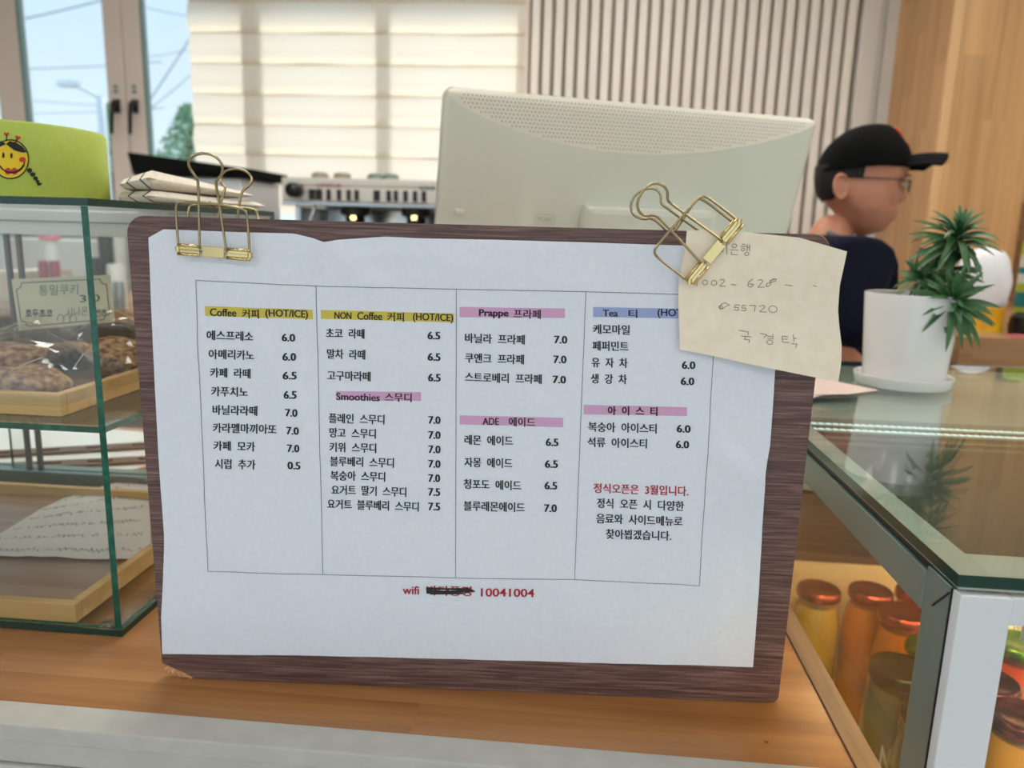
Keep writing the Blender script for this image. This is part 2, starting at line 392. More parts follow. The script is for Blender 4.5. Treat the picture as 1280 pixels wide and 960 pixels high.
# slatted panel
sx0, sx1 = -.255, 1.143
sw = struct(box('wall_slatted', sx0, sx1+.16, YB+.005, YB+.03, 0, ZT, M['slatback']))
ns = 27; pit = (sx1-sx0)/ns
for i in range(ns):
    x = sx0 + i*pit
    wdt = pit*.70
    o = mesh('slat', [(x+pit*.1, YB-.035, .9), (x+pit*.1+wdt, YB-.035, .9), (x+pit*.1+wdt, YB+.005, .9), (x+pit*.1, YB+.005, .9), (x+pit*.1, YB-.035, ZT-.01), (x+pit*.1+wdt, YB-.035, ZT-.01), (x+pit*.1+wdt, YB+.005, ZT-.01), (x+pit*.1, YB+.005, ZT-.01)], BF, M['slat'], sw, bevel=.006)
st = struct(boxes('trim_1', [(sx1+.01, sx1+.085, YB-.04, YB+.005, 0, ZT), (sx1+.09, sx1+.105, YB-.03, YB+.005, 0, ZT), (sx1+.11, 1.305, YB-.045, YB+.005, 0, ZT)], M['whiteframe']))
# wooden pillar
PXL, PYF = 1.30, 3.05
pl = struct(box('wall_wood_pillar', PXL, XR, PYF, YB, 0, ZT, M['pillar_side']))
box('front_board', PXL+.03, XR, PYF-.018, PYF, 0, ZT, M['pillar'], pl)
box('corner_bead', PXL-.004, PXL+.03, PYF-.022, PYF, 0, ZT, P('bead_wood', (222, 180, 130), .45), pl, bevel=.004)
q = PY(1277, 300, 3.0)
box('shelf_upright', q.x, q.x+.05, 2.96, PYF-.018, 1.2, 1.56, M['ply'], pl)
# ceiling panels added out of view to brighten the room
cl0 = None
k = 0
places = ['over the counter left of the till', 'right above the computer monitor', 'over the display fridge', 'by the front windows on the left', 'by the front windows at the centre', 'by the front windows on the right', 'over the coffee machine', 'over the kitchen worktop', 'near the slatted wall', 'near the left window']
for (x, y) in ((-2.4, .2), (-.3, 1.1), (1.8, .2), (-2.4, -1.8), (-.3, -1.9), (1.8, -1.8), (-1.0, 2.0), (1.4, 1.6), (.2, 2.5)):
    if cl0 is None:
        cl0 = thing('ceiling_fill_panel', (x, y, ZT-.04), 'square white ceiling panel added for brightness '+places[k], 'ceiling light', 'added ceiling panels'); base = cl0.location.copy()
        boxes('frame', [(x-.32, x+.32, y-.32, y-.3, ZT-.04, ZT-.001), (x-.32, x+.32, y+.3, y+.32, ZT-.04, ZT-.001), (x-.32, x-.3, y-.3, y+.3, ZT-.04, ZT-.001), (x+.3, x+.32, y-.3, y+.3, ZT-.04, ZT-.001)], M['white'], cl0)
        box('diffuser', x-.3, x+.3, y-.3, y+.3, ZT-.03, ZT-.02, M['panel'], cl0)
    else: dup(cl0, (x-base.x, y-base.y, 0), 'square white ceiling panel added for brightness '+places[k])
    k += 1

# ================================================================== OUTSIDE
struct(box('ground_outside', -60, 40, 4.2, 120, -.3, -.2, M['asphalt']))
lp = thing('street_lamp', (PY(130, 215, 12).x, 12, -.2), 'tall pale grey street lamp seen through the left window pane', 'street lamp')
a = PY(126, 122, 12); b_ = PY(133, 240, 12)
tube('pole', [(b_.x, 12, -.2), (a.x, 12, a.z)], [.09, .06], M['greypole'], lp)
e = PY(90, 106, 12)
tube('arm', [a, PY(118, 118, 12), PY(104, 111, 12), e], .03, M['greypole'], lp)
mesh('lamp_head', [e+Vector((-.22, -.1, -.03)), e+Vector((.12, -.1, -.03)), e+Vector((.12, .1, -.03)), e+Vector((-.22, .1, -.03)), e+Vector((-.18, -.07, .06)), e+Vector((.12, -.07, .06)), e+Vector((.12, .07, .06)), e+Vector((-.18, .07, .06))], BF, M['greypole'], lp, bevel=.02)
kx = thing('roadside_stall', (-8.6, 16, -.2), 'low roadside stall with a pink red roof outside the left pane', 'building')
z1 = PY(110, 225, 16).z; z2 = PY(110, 211, 16).z; z3 = PY(110, 200, 16).z
box('wall', -13.2, -10.0, 16, 18, -.2, z1, M['white'], kx)
box('roof', -13.3, -9.95, 15.9, 18.1, z1, z2, M['redroof'], kx, bevel=.03)
for i in range(6):
    box('rooftop_box', -13.0+i*.5, -12.65+i*.5, 16.2, 16.6, z2, z3-.03*(i % 2), M['greypole'], kx)
def tree(px, pyt, pyb, y, s, label, n):
    t = PY(px, pyt, y); bb = PY(px, pyb, y)
    r = thing('tree', (bb.x, y, -.2), label, 'tree', 'trees outside the window')
    tube('trunk', [(bb.x, y, -.2), (bb.x, y, bb.z+.3), (t.x, y, t.z-.3)], [.09, .06, .03], M['ply'], r)
    V = []; Fc = []
    for i in range(n):
        h = random.random(); rr = s*(1-h*.8)*random.random()**.5; an = random.random()*6.28
        c = Vector((bb.x+(t.x-bb.x)*h+rr*math.cos(an), y+rr*math.sin(an), bb.z+(t.z-bb.z)*h))
        d1 = Vector([random.uniform(-1, 1) for _ in range(3)]).normalized()*.05; d2 = d1.orthogonal().normalized()*.03
        m0 = len(V); V += [c-d1, c+d2, c+d1, c-d2]; Fc.append((m0, m0+1, m0+2, m0+3))
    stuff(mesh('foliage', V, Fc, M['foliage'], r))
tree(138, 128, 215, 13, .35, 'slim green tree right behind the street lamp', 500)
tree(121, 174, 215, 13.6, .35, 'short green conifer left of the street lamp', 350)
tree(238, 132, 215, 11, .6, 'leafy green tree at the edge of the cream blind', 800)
for i, (x0, y0, x1, y1, w_) in enumerate([(12, 25, 120, 0, .018), (20, 84, 130, 80, .012), (22, 122, 130, 130, .008), (24, 140, 134, 137, .008), (188, 122, 236, 48, .018), (190, 132, 238, 92, .012), (185, 8, 235, 18, .01), (195, 68, 236, 60, .01)]):
    yy = 20+i*.5
    a = PY(x0, y0, yy); b_ = PY(x1, y1, yy)
    a = a+(a-b_)*.6; b2 = b_+(b_-a)*.4
    mid = (a+b2)/2-Vector((0, 0, .08))
    tag(tube('power_line', smoothpts([a, mid, b2], 3), w_, M['cable'], None, seg=5), ['thick cable sloping up to the top of the left pane', 'upper level cable crossing the left pane', 'lower thin cable crossing the left pane', 'lowest thin cable beside the street lamp', 'thick cable rising steeply beside the blind edge', 'thinner cable rising beside the blind edge', 'highest cable in the narrow right pane', 'faint level cable in the narrow right pane'][i], 'power line')

# ================================================================== COUNTER
CT = 1.0675
CX1 = .192
ctr = thing('service_counter', (-1.0, .8, 0), 'long pine topped service counter with a pale grey moulded front', 'counter')
box('worktop', -2.6, CX1, .446, 1.15, CT-.03, CT, M['counter'], ctr)
box('end_board', CX1+.0005, CX1+.0165, .446, 1.15, CT-.05, CT+.0015, M['ply'], ctr)
box('front_cap', -2.6, .2095, .421, .4455, CT-.012, CT+.001, M['trim'], ctr, bevel=.0015)
box('front_moulding', -2.6, .2085, .424, .4455, CT-.030, CT-.0125, M['trim'], ctr, bevel=.001)
box('front_moulding', -2.6, .2085, .421, .4455, CT-.2, CT-.0305, M['trim'], ctr, bevel=.0015)
box('body_panel', -2.6, .2085, .43, 1.13, 0, CT-.2005, M['trim'], ctr)
box('wood_chip', .139, .1415, .4665, .4675, CT, CT+.0012, M['ply'], None); o = C.objects['wood_chip']; tag(o, 'tiny splinter of wood on the counter near its right end', 'wood chip'); o.name = 'wood_splinter'
for (px, py) in ((66, 886), (491, 935)):
    pass

# ================================================================== MENU BOARD
by, lean = .0567, -.0198
ba = Vector((math.cos(by), math.sin(by), 0)); bn_ = ba.cross(Vector((0, 0, 1)))
bu = Vector((0, 0, 1))*math.cos(lean) - bn_*math.sin(lean)
bnorm = ba.cross(bu)         # towards the camera
BC = Vector((-.0676, .4967, CAMZ-.1641))
def bw(u, v, n=0): return BC + ba*u + bu*v + bnorm*n
def buv(px, py, n=0):
    d = ray(px, py); o = Vector((0, 0, CAMZ)); c = BC+bnorm*n
    t = (c-o).dot(bnorm)/d.dot(bnorm); q = o+d*t-c
    return q.dot(ba), q.dot(bu)
def BP(px, py, n=0): u, v = buv(px, py, n); return bw(u, v, n)
def prism_board(name, outline, n0, n1, mat, parent=None, mats=None, **k):
    N_ = len(outline); V = [bw(u, v, n1) for u, v in outline]+[bw(u, v, n0) for u, v in outline]
    Fc = [tuple(range(N_)), tuple(range(2*N_-1, N_-1, -1))] + [(i, N_+i, N_+(i+1) % N_, (i+1) % N_) for i in range(N_)]
    return mesh(name, V, Fc, mat, parent, mats=mats, fm=([0, 0]+[1]*N_ if mats else None), **k)
hw, hh = .2275, .1681
out_ = []
def arc(cx, cy, r, a0, a1, n=6): return [(cx+r*math.cos(math.radians(a0+(a1-a0)*i/n)), cy+r*math.sin(math.radians(a0+(a1-a0)*i/n))) for i in range(n+1)]
ch0 = buv(202.6, 829); ch1 = buv(244, 846.6)
out_ = [(-hw, ch0[1]), ] 
out_ += [(-hw+.003, ch0[1]-.001), (-hw+.010, ch0[1]-.0045), (-hw+.017, ch0[1]-.0075), (ch1[0], -hh)]
out_ += arc(hw-.006, -hh+.006, .006, -90, 0) + arc(hw-.011, hh-.011, .011, 0, 90) + arc(-hw+.012, hh-.012, .012, 90, 180)
bm_ = wood('board_laminate', (72, 50, 48), (104, 76, 72), (142, 112, 106), 0, rough=.42, scale=6.5, bump=.35)
_mp = [n for n in bm_.node_tree.nodes if n.type == 'MAPPING'][0]; _mp.inputs['Scale'].default_value = (9, 200, 420)
board = thing('menu_board', bw(0, -hh, -.002), 'upright dark purple brown wood grain board holding the menu sheet', 'board')
prism_board('panel', out_, -.0042, 0, None, board, mats=[bm_, M['printblack']])
core = [(-hw+.0006, ch0[1]-.0008), (-hw+.003, ch0[1]-.001), (-hw+.010, ch0[1]-.0045), (-hw+.017, ch0[1]-.0075), (ch1[0]-.0006, -hh+.0002), (-hw+.012, -hh), (-hw+.006, -hh+.003), (-hw+.003, -hh+.004), (-hw+.0015, -hh+.007)]
c_ = prism_board('exposed_core', core, -.0038, -.0004, M['mdf'], board); c_['label'] = 'torn tan fibreboard at the bottom left corner'
V = []; Fc = []
for i in range(14):
    t = i/13.; 
    base = Vector(((1-t)*(-hw+.002)+t*(ch1[0]-.004), (1-t)*(ch0[1]-.004)+t*(-hh+.002)))
    for s in range(1):
        n0 = len(V); L_ = .004+.003*random.random()
        V += [bw(base.x-.0015, base.y, -.0012), bw(base.x+.0015, base.y-.0006, -.0012), bw(base.x+.0015+random.uniform(-.002, .001), base.y-L_*.5, .0008+.001*random.random())]
        Fc.append((n0, n0+1, n0+2))
stuff(mesh('torn_fibres', V, Fc, M['mdf'], board))
# worn top right edge
tubes('worn_edge', [[bw(*p, -.002) for p in arc(hw-.011, hh-.011, .0111, 20, 100, 8)]], .0006, M['mdf'], board)
# support strut behind (the board stands by itself)
prism_board('back_strut', [(-.02, -hh), (.02, -hh), (.02, .02), (-.02, .02)], -.009, -.0043, M['printblack'], board)
V = [bw(-.02, .0, -.009), bw(.02, 0, -.009), bw(.02, .02, -.009), bw(-.02, .02, -.009)] 
tz = CT+.0004
def fl(u, d): p = bw(u, -hh, -.009); return Vector((p.x-bnorm.x*d, p.y-bnorm.y*d, tz))
V += [fl(-.02, .10), fl(.02, .10), fl(.02, .104), fl(-.02, .104)]
mesh('easel_leg', V, BF, M['printblack'], board)

# ---- menu sheet
def interp(poly, t, ax):
    for i in range(len(poly)-1):
        if poly[i][ax] <= t <= poly[i+1][ax] or i == len(poly)-2:
            a, b = poly[i], poly[i+1]; s = (t-a[ax])/(b[ax]-a[ax]); return tuple(a[k]+(b[k]-a[k])*s for k in range(2))
topE = [(188, 297), (207, 286.5), (300, 290), (369, 291.8), (392, 297), (408.6, 302.2), (424, 299.5), (482.5, 295.6), (524, 297.6), (620, 299.5), (740, 303), (860, 307), (978, 311)]
botE = [(205, 815), (400, 817.5), (600, 822), (780, 827), (940, 831.5)]
lefE = [(188, 297), (191, 380), (196, 480), (200, 560), (206, 640), (207.5, 668), (206, 720), (203.5, 770), (205, 815)]
rigE = [(978, 311), (973, 390), (967.7, 459), (961, 556), (954.5, 592), (953, 629), (947, 739), (940, 831.5)]
topU = [buv(*p) for p in topE]; botU = [buv(*p) for p in botE]; lefU = [buv(*p) for p in lefE]; rigU = [buv(*p) for p in rigE]
def param(poly):
    L_ = [0]
    for i in range(1, len(poly)): L_.append(L_[-1]+math.dist(poly[i], poly[i-1]))
    T = [l/L_[-1] for l in L_]
    def f(t):
        for i in range(len(T)-1):
            if t <= T[i+1] or i == len(T)-2:
                s = (t-T[i])/(T[i+1]-T[i]); return Vector((poly[i][0]+(poly[i+1][0]-poly[i][0])*s, poly[i][1]+(poly[i+1][1]-poly[i][1])*s))
    return f
ft, fb, fl_, fr_ = param(topU), param(botU), param(lefU), param(rigU)
creases = []
for (x0, y0, x1, y1, amp, wd) in [(409, 302, 330, 380, .0016, .010), (409, 302, 470, 360, .0014, .012), (409, 302, 415, 420, .0014, .012), (300, 360, 372, 520, .0009, .012), (330, 430, 420, 600, .0007, .014), (560, 330, 760, 360, .0009, .012), (470, 350, 640, 330, .0008, .010),
        (880, 560, 962, 600, .0012, .012), (880, 520, 930, 600, .0010, .012), (820, 640, 960, 610, .0008, .014), (760, 500, 700, 330, .0006, .014), (250, 420, 200, 640, .0008, .016), (610, 700, 760, 780, .0006, .02), (470, 500, 540, 640, .0005, .016), (640, 380, 600, 560, .0005, .016), (270, 640, 420, 800, .0006, .02), (910, 690, 890, 800, .0007, .016), (500, 306, 700, 312, .0008, .008), (430, 320, 560, 318, .0009, .006)]:
    creases.append((Vector(buv(x0, y0)), Vector(buv(x1, y1)), amp, wd))
def hpap(u, v):
    h = .0026
    p = Vector((u, v))
    for a, b, amp, wd in creases:
        ab = b-a; t = max(-.2, min(1.2, (p-a).dot(ab)/ab.length_squared)); q = a+ab*t
        wd2 = wd if (ab.x*(p.y-a.y)-ab.y*(p.x-a.x)) > 0 else wd*1.8
        d = (p-q).length
        env = 1-max(0, abs(t-.5)-.5)*5
        env = max(0, min(1, env))
        h += amp*1.15*env*max(0, 1-d/wd2)**1.3
    h += .0007*noise.noise(Vector((u*22, v*22, 1.3))) + .00035*noise.noise(Vector((u*60, v*55, 4)))
    # top edge lifts a little away from the board, right edge as well
    h += .0012*max(0, (v-.125)/.035)*abs(noise.noise(Vector((u*16, 3, 2)))) + .0012*max(0, (u-.17)/.035)*abs(noise.noise(Vector((5, v*14, 2))))
    return max(.0008, h)
def paper_grid(nx, ny):
    V = []; Fc = []
    c00, c10, c01, c11 = ft(0), ft(1), fb(0), fb(1)
    for j in range(ny+1):
        t = j/ny; l = fl_(t); r = fr_(t)
        for i in range(nx+1):
            s = i/nx; a = ft(s); b = fb(s)
            p = (a*(1-t)+b*t)+(l*(1-s)+r*s)-(c00*(1-s)*(1-t)+c10*s*(1-t)+c01*(1-s)*t+c11*s*t)
            V.append(bw(p.x, p.y, hpap(p.x, p.y)))
    for j in range(ny):
        for i in range(nx): k = j*(nx+1)+i; Fc.append((k, k+nx+1, k+nx+2, k+1))
    return V, Fc
sheet = thing('menu_sheet', bw(0, -.147, .002), 'large crinkled white drinks menu sheet clipped to the dark board', 'paper')
V, Fc = paper_grid(210, 150); mesh('paper', V, Fc, M['paper'], sheet, smooth=True)
class Print:
    def __init__(s, fn): s.V = []; s.F = []; s.fn = fn
    def add(s, pts, faces): n = len(s.V); s.V += [s.fn(*p) for p in pts]; s.F += [tuple(i+n for i in f) for f in faces]
    def text(s, body, x0, x1, cy, h, slope=.03, bold=.010, conv=None, spacing=1.0, strike=.24):
        v, f = text2d(body, bold, spacing)
        c = conv or buv
        A = Vector(c(x0, cy+h/2)); B = Vector(c(x1, cy+h/2+slope*(x1-x0))); D = Vector(c(x0, cy-h/2))
        wpx_ = abs(x1-x0); e = strike/wpx_
        for k in ((-e, 0, e) if strike else (0,)): s.add([tuple(A+(B-A)*(x*(1-2*e)+e+k)+(D-A)*y) for x, y in v], f)
    def line(s, x0, y0, x1, y1, wd, n=24, conv=None):
        c = conv or buv; A = Vector(c(x0, y0)); B = Vector(c(x1, y1)); d = (B-A).normalized(); q = Vector((-d.y, d.x))*wd/2
        pts = []
        for i in range(n+1):
            p = A+(B-A)*i/n; pts += [tuple(p+q), tuple(p-q)]
        s.add(pts, [(2*i, 2*i+1, 2*i+3, 2*i+2) for i in range(n)])
    def quad(s, P4, n=16, conv=None):
        c = conv or buv; a, b, d, e = [Vector(c(*p)) for p in P4]   # tl tr br bl
        pts = []
        for i in range(n+1):
            for j in range(3): t = i/n; u = j/2; pts.append(tuple((a*(1-t)+b*t)*(1-u)+(e*(1-t)+d*t)*u))
        s.add(pts, [(3*i+j, 3*i+j+1, 3*i+j+4, 3*i+j+3) for i in range(n) for j in range(2)])
    def build(s, name, mat, parent): return mesh(name, s.V, s.F, mat, parent)
fp = lambda off: (lambda u, v: bw(u, v, hpap(u, v)+off))

rows = [('에스프레소', 261, 319, 418, '6.0', 353.7, 370.8, 421), ('아메리카노', 263.5, 320, 441.5, '6.0', 354.8, 371.8, 444.8), ('카페  라떼', 265, 315, 464.5, '6.5', 355.6, 372.6, 468), ('카푸치노', 266.3, 311.7, 487.8, '6.5', 357.2, 373, 491.6),
 ('바닐라라떼', 268, 323.4, 510.8, '7.0', 359, 374.5, 513.8), ('카라멜마끼아또', 268.4, 347.5, 533, '7.0', 360, 376, 536.3), ('카페  모카', 269, 320.7, 555.5, '7.0', 360.7, 376.2, 558.5), ('시럽  추가', 270.6, 321, 578, '0.5', 361, 377.3, 580),
 ('초코  라떼', 409.8, 457, 415, '6.5', 535, 551, 418.5), ('말차  라떼', 410.4, 458, 441, '6.5', 535.3, 551.4, 445), ('고구마라떼', 410.4, 464.4, 468, '6.5', 535.7, 551.6, 470.7),
 ('플레인  스무디', 412.5, 481.7, 521, '7.0', 536, 551.4, 523.5), ('망고  스무디', 413.4, 471, 539, '7.0', 536, 551.4, 542.2), ('키위  스무디', 413.4, 471.4, 557, '7.0', 536, 551.4, 560), ('블루베리  스무디', 414.2, 493.3, 574.6, '7.0', 536, 551.4, 578), ('복숭아  스무디', 414.8, 482.5, 592.4, '7.0', 536, 551, 595.6),
 ('요거트  딸기  스무디', 415.7, 508.8, 610.3, '7.5', 536, 551, 612.8), ('요거트  블루베리  스무디', 410.4, 524.3, 628, '7.5', 536, 551, 630.8),
 ('바닐라  프라페', 581.6, 656, 421.6, '7.0', 692.4, 709, 423.4), ('쿠앤크  프라페', 581.6, 655, 446.2, '7.0', 691.5, 708, 448), ('스트로베리  프라페', 581.6, 677, 470, '7.0', 690.7, 707.3, 473),
 ('레몬  에이드', 581, 641.4, 548, '6.5', 682, 698, 551), ('자몽  에이드', 581, 640.5, 575.8, '6.5', 681, 697.4, 578), ('청포도  에이드', 580, 651.6, 603, '6.5', 680.5, 696.5, 605), ('블루레몬에이드', 580, 656, 630.2, '7.0', 680, 696, 633),
 ('케모마일', 740.7, 786.7, 410.5, None, 0, 0, 0), ('페퍼민트', 740, 785, 431, None, 0, 0, 0), ('유  자  차', 739, 784, 451.5, '6.0', 851, 868, 455), ('생  강  차', 738, 783, 471.7, '6.0', 849.7, 866.7, 475),
 ('복숭아  아이스티', 735, 820, 532, '6.0', 844.7, 862, 534), ('석류  아이스티', 734, 808, 551, '6.0', 843.7, 860.3, 553.7),
 ('정식  오픈  시  다양한', 745.7, 853.7, 627, None, 0, 0, 0), ('음료와  사이드메뉴로', 745, 851.7, 646, None, 0, 0, 0), ('찾아뵙겠습니다.', 756.7, 838, 665, None, 0, 0, 0)]
class Words:
    def __init__(s, mat, nm): s.mat = mat; s.nm = nm
    def text(s, body, *a, **k):
        q = Print(fp(.00035)); k.setdefault('bold', .008); q.text(body, *a, **k); q.build(s.nm, M[s.mat], sheet)
T = Words('printblack', 'printed_words')
for nm, a0, a1, y, p, b0, b1, y2 in rows:
    T.text(nm, a0, a1, y, 12.2)
    if p: T.text(p, b0, b1, y2, 9.6, strike=.45)
T.text('Coffee', 264.6, 298, 389.4, 9.6); T.text('커피', 305, 326.5, 391, 11.5); T.text('(HOT/ICE)', 334, 387, 391.6, 12)
T.text('NON', 420, 441, 393.2, 8.6); T.text('Coffee', 448, 479, 393.8, 9.6); T.text('커피', 485, 506, 395.2, 11.5); T.text('(HOT/ICE)', 517, 567, 396.3, 12)
T.text('Smoothies', 421.8, 476, 494, 9.2); T.text('스무디', 482, 515.5, 495, 11)
T.text('Prappe', 599, 636, 391.3, 11.2, bold=.02, slope=.015); T.text('프라페', 642, 676, 391.3, 11.5)
T.text('ADE', 603.5, 624, 525, 8.8); T.text('에이드', 636, 669, 525.8, 11.5)
T.text('Tea', 753, 772, 390.5, 8.4); T.text('티', 785, 796, 391.3, 10.5); T.text('(HOT/ICE)', 821, 878, 391, 12)
T.text('아  이  스  티', 759, 821, 511.8, 11.5, bold=.02, slope=.02)
Rd = Words('printred', 'red_words'); Rd.text('정식오픈은  3월입니다.', 741.7, 859.3, 608.5, 12.2, slope=.03)
Rd.text('wifi', 504, 524.7, 735.2, 10.6, slope=.02); Rd.text('바다풍경', 533.6, 590, 735.8, 12.5, slope=.01); Rd.text('10041004', 601.5, 668, 737.7, 10.5, slope=.015)
for nm, col, qs in (('yellow_highlight', 'hl_yellow', [[(258.4, 382), (392.8, 386.5), (393.2, 398.3), (258.8, 394.3)], [(403, 386.4), (567.8, 391.5), (568, 402.6), (403.2, 397.4)]]),
                    ('pink_highlight', 'hl_pink', [[(421.5, 487.6), (527, 489), (527, 500), (421.5, 498.4)], [(575, 383), (706, 385), (706, 396.8), (575, 395.8)], [(575, 517.8), (703.8, 521), (703.8, 532.6), (575, 529)], [(729.3, 504.8), (857.8, 507.6), (857.6, 518.6), (729.3, 516.6)]]),
                    ('blue_highlight', 'hl_blue', [[(741, 383.2), (880, 386), (880, 398), (741, 395.6)]])):
    
    for q in qs: H = Print(fp(.0002)); H.quad(q, 30); H.build(nm, M[col], sheet)
lw = .00042
for a in [(247, 350, 397, 357), (397, 357, 571, 361), (571, 361, 732, 364), (732, 364, 895, 369), (247, 350, 262, 712), (397, 357, 405, 716), (571, 361, 570, 720), (732, 364, 718, 722), (895, 369, 873, 729.5), (262, 712, 405, 716), (405, 716, 570, 720), (570, 720, 718, 722), (718, 722, 873, 729.5)]: Ln = Print(fp(.00028)); Ln.line(*a, lw, 60); Ln.build('table_line', M['tableline'], sheet)
Sc = Print(fp(.00045))
for a in [(534, 732.5, 592, 735), (533, 734, 588, 733), (533.5, 737.5, 590, 735.5), (534, 739, 594, 736.3), (535, 735.5, 575, 738), (534, 733, 536, 739), (538, 740, 580, 739)]: Sc.line(*a, .0012, 10)
Sc.build('marker_scribble', M['ink'], sheet)

# ---- handwritten note
def hnote(u, v):
    uu = u-.055
    return .0058 + .010*max(0, (u-.115)/.1)**2 + .0012*math.sin((v-.05)*70)*max(0, (u-.06)/.1) + .0006*noise.noise(Vector((u*30, v*30, 9))) + (.0009*max(0, 1-abs((u-.17)+(v-.03)*.4)/.02))
nt_ = [(858, 288), (880, 287.5), (926, 289.5), (993, 296.5), (1047, 313)]
nb_ = [(849.5, 437), (870, 440), (935, 453.5), (985, 462.5), (1035.5, 471)]
nl_ = [(858, 288), (856, 310), (848.5, 350), (847.5, 375), (849, 415), (849.5, 437)]
nr_ = [(1047, 313), (1040, 354.5), (1039, 385), (1042, 427), (1040, 448), (1035.5, 471)]
NF = [param([buv(*p, .0058) for p in q]) for q in (nt_, nb_, nl_, nr_)]
note = thing('handwritten_note', bw(.15, .04, .006), 'cream paper note with pencil handwriting clipped over the top right of the menu', 'note')
V = []; Fc = []; nx, ny = 50, 44
c00, c10, c01, c11 = NF[0](0), NF[0](1), NF[1](0), NF[1](1)
for j in range(ny+1):
    t = j/ny; l = NF[2](t); r = NF[3](t)
    for i in range(nx+1):
        s = i/nx; a = NF[0](s); b = NF[1](s)
        p = (a*(1-t)+b*t)+(l*(1-s)+r*s)-(c00*(1-s)*(1-t)+c10*s*(1-t)+c01*(1-s)*t+c11*s*t)
        V.append(bw(p.x, p.y, hnote(p.x, p.y)))
for j in range(ny):
    for i in range(nx): k = j*(nx+1)+i; Fc.append((k, k+nx+1, k+nx+2, k+1))
mesh('paper', V, Fc, M['note'], note, smooth=True)
cv = lambda x, y: buv(x, y, .006)
Hn = Print(lambda u, v: bw(u, v, hnote(u, v)+.0003))
def strokes(Pr, L, wd, conv):
    for pl_ in L:
        for i in range(len(pl_)-1): Pr.line(*pl_[i], *pl_[i+1], wd, 2, conv)
def circ(cx, cy, rx, ry, n=12, a0=0, a1=360): return [(cx+rx*math.cos(math.radians(a0+(a1-a0)*i/n)), cy+ry*math.sin(math.radians(a0+(a1-a0)*i/n))) for i in range(n+1)]
S = []
# 리은행 (top line, partly hidden by the clip)
S += [[(897, 306), (902, 306), (902, 310), (897, 310), (897, 314), (903, 314)], [(907, 304), (907, 318)]]
S += [circ(916, 307, 3, 2.4), [(911, 312), (921, 312.5)], [(912.5, 314), (912.5, 318), (920, 318)]]
S += [[(925, 305), (929, 305)], [(923.5, 307.5), (930.5, 307.8)], circ(926.5, 311.5, 2.2, 1.8), [(931.5, 305), (931.5, 314)], [(934.5, 305), (934.5, 314)], [(931.5, 309), (934.5, 309)], circ(931, 317, 2.6, 2)]
# 1002 - 628 -
S += [[(870.5, 349), (871, 358)], circ(881, 353, 3.2, 3), circ(892, 353.5, 3.4, 3.2), [(899, 350), (903, 348.5), (905, 351), (899, 357.5), (906, 357.5)], [(912.5, 355), (919.5, 356)]]
S += [[(939, 348), (934, 352), (933, 357), (937, 358.5), (940, 355), (934.5, 354)], [(945, 350), (949, 348.5), (951, 351), (945, 358.5), (953, 358)], [(965, 348.5), (959, 350), (961, 353), (958, 357), (955, 357.5), (955.5, 354), (960, 352), (966, 350.5), (967, 347.5), (962, 348)], [(977, 355), (986, 356.2)], [(1009.5, 355), (1013.5, 356.5)]]
# 855720
S += [[(911, 381), (906, 378), (901, 380), (899, 384), (902, 386), (907, 382.5), (911, 381)], circ(900.5, 384, 2.3, 2.2), [(924, 381), (918, 380.5), (917, 384), (922, 384), (922, 387.5), (916, 387)], [(931.5, 381.5), (927, 381), (926, 384.5), (931, 384.5), (930.5, 388), (925, 387.5)], [(935, 381), (942.5, 381), (941.5, 389)], [(947, 382.5), (952, 380.5), (954, 383), (947.5, 389), (956, 389)], circ(963.5, 385.5, 5, 4.2)]
# 국 경 탁
S += [[(922, 412), (934, 414), (933, 418)], [(925, 419), (937, 420)], [(930, 419.5), (929.5, 423)], [(928, 423), (935, 424), (934, 427.5)], [(948, 415.5), (956, 417), (952, 421)], [(956, 418.5), (962, 419)], [(956, 421), (962, 421.5)], [(963, 416), (963, 423)], circ(959, 426, 3.6, 2.8), [(981, 419), (974, 418.5), (974, 425.5), (982, 426)], [(974.5, 422), (980, 422)], [(987, 416), (987.5, 425)], [(987.5, 420.5), (991, 421)], [(984.5, 427), (991, 427.5), (989, 432)]]
S = [[(a-0, b) for a, b in s] for s in S]
strokes(Hn, S, .00042, cv)
Hn.build('pencil_writing', M['pencil'], note)

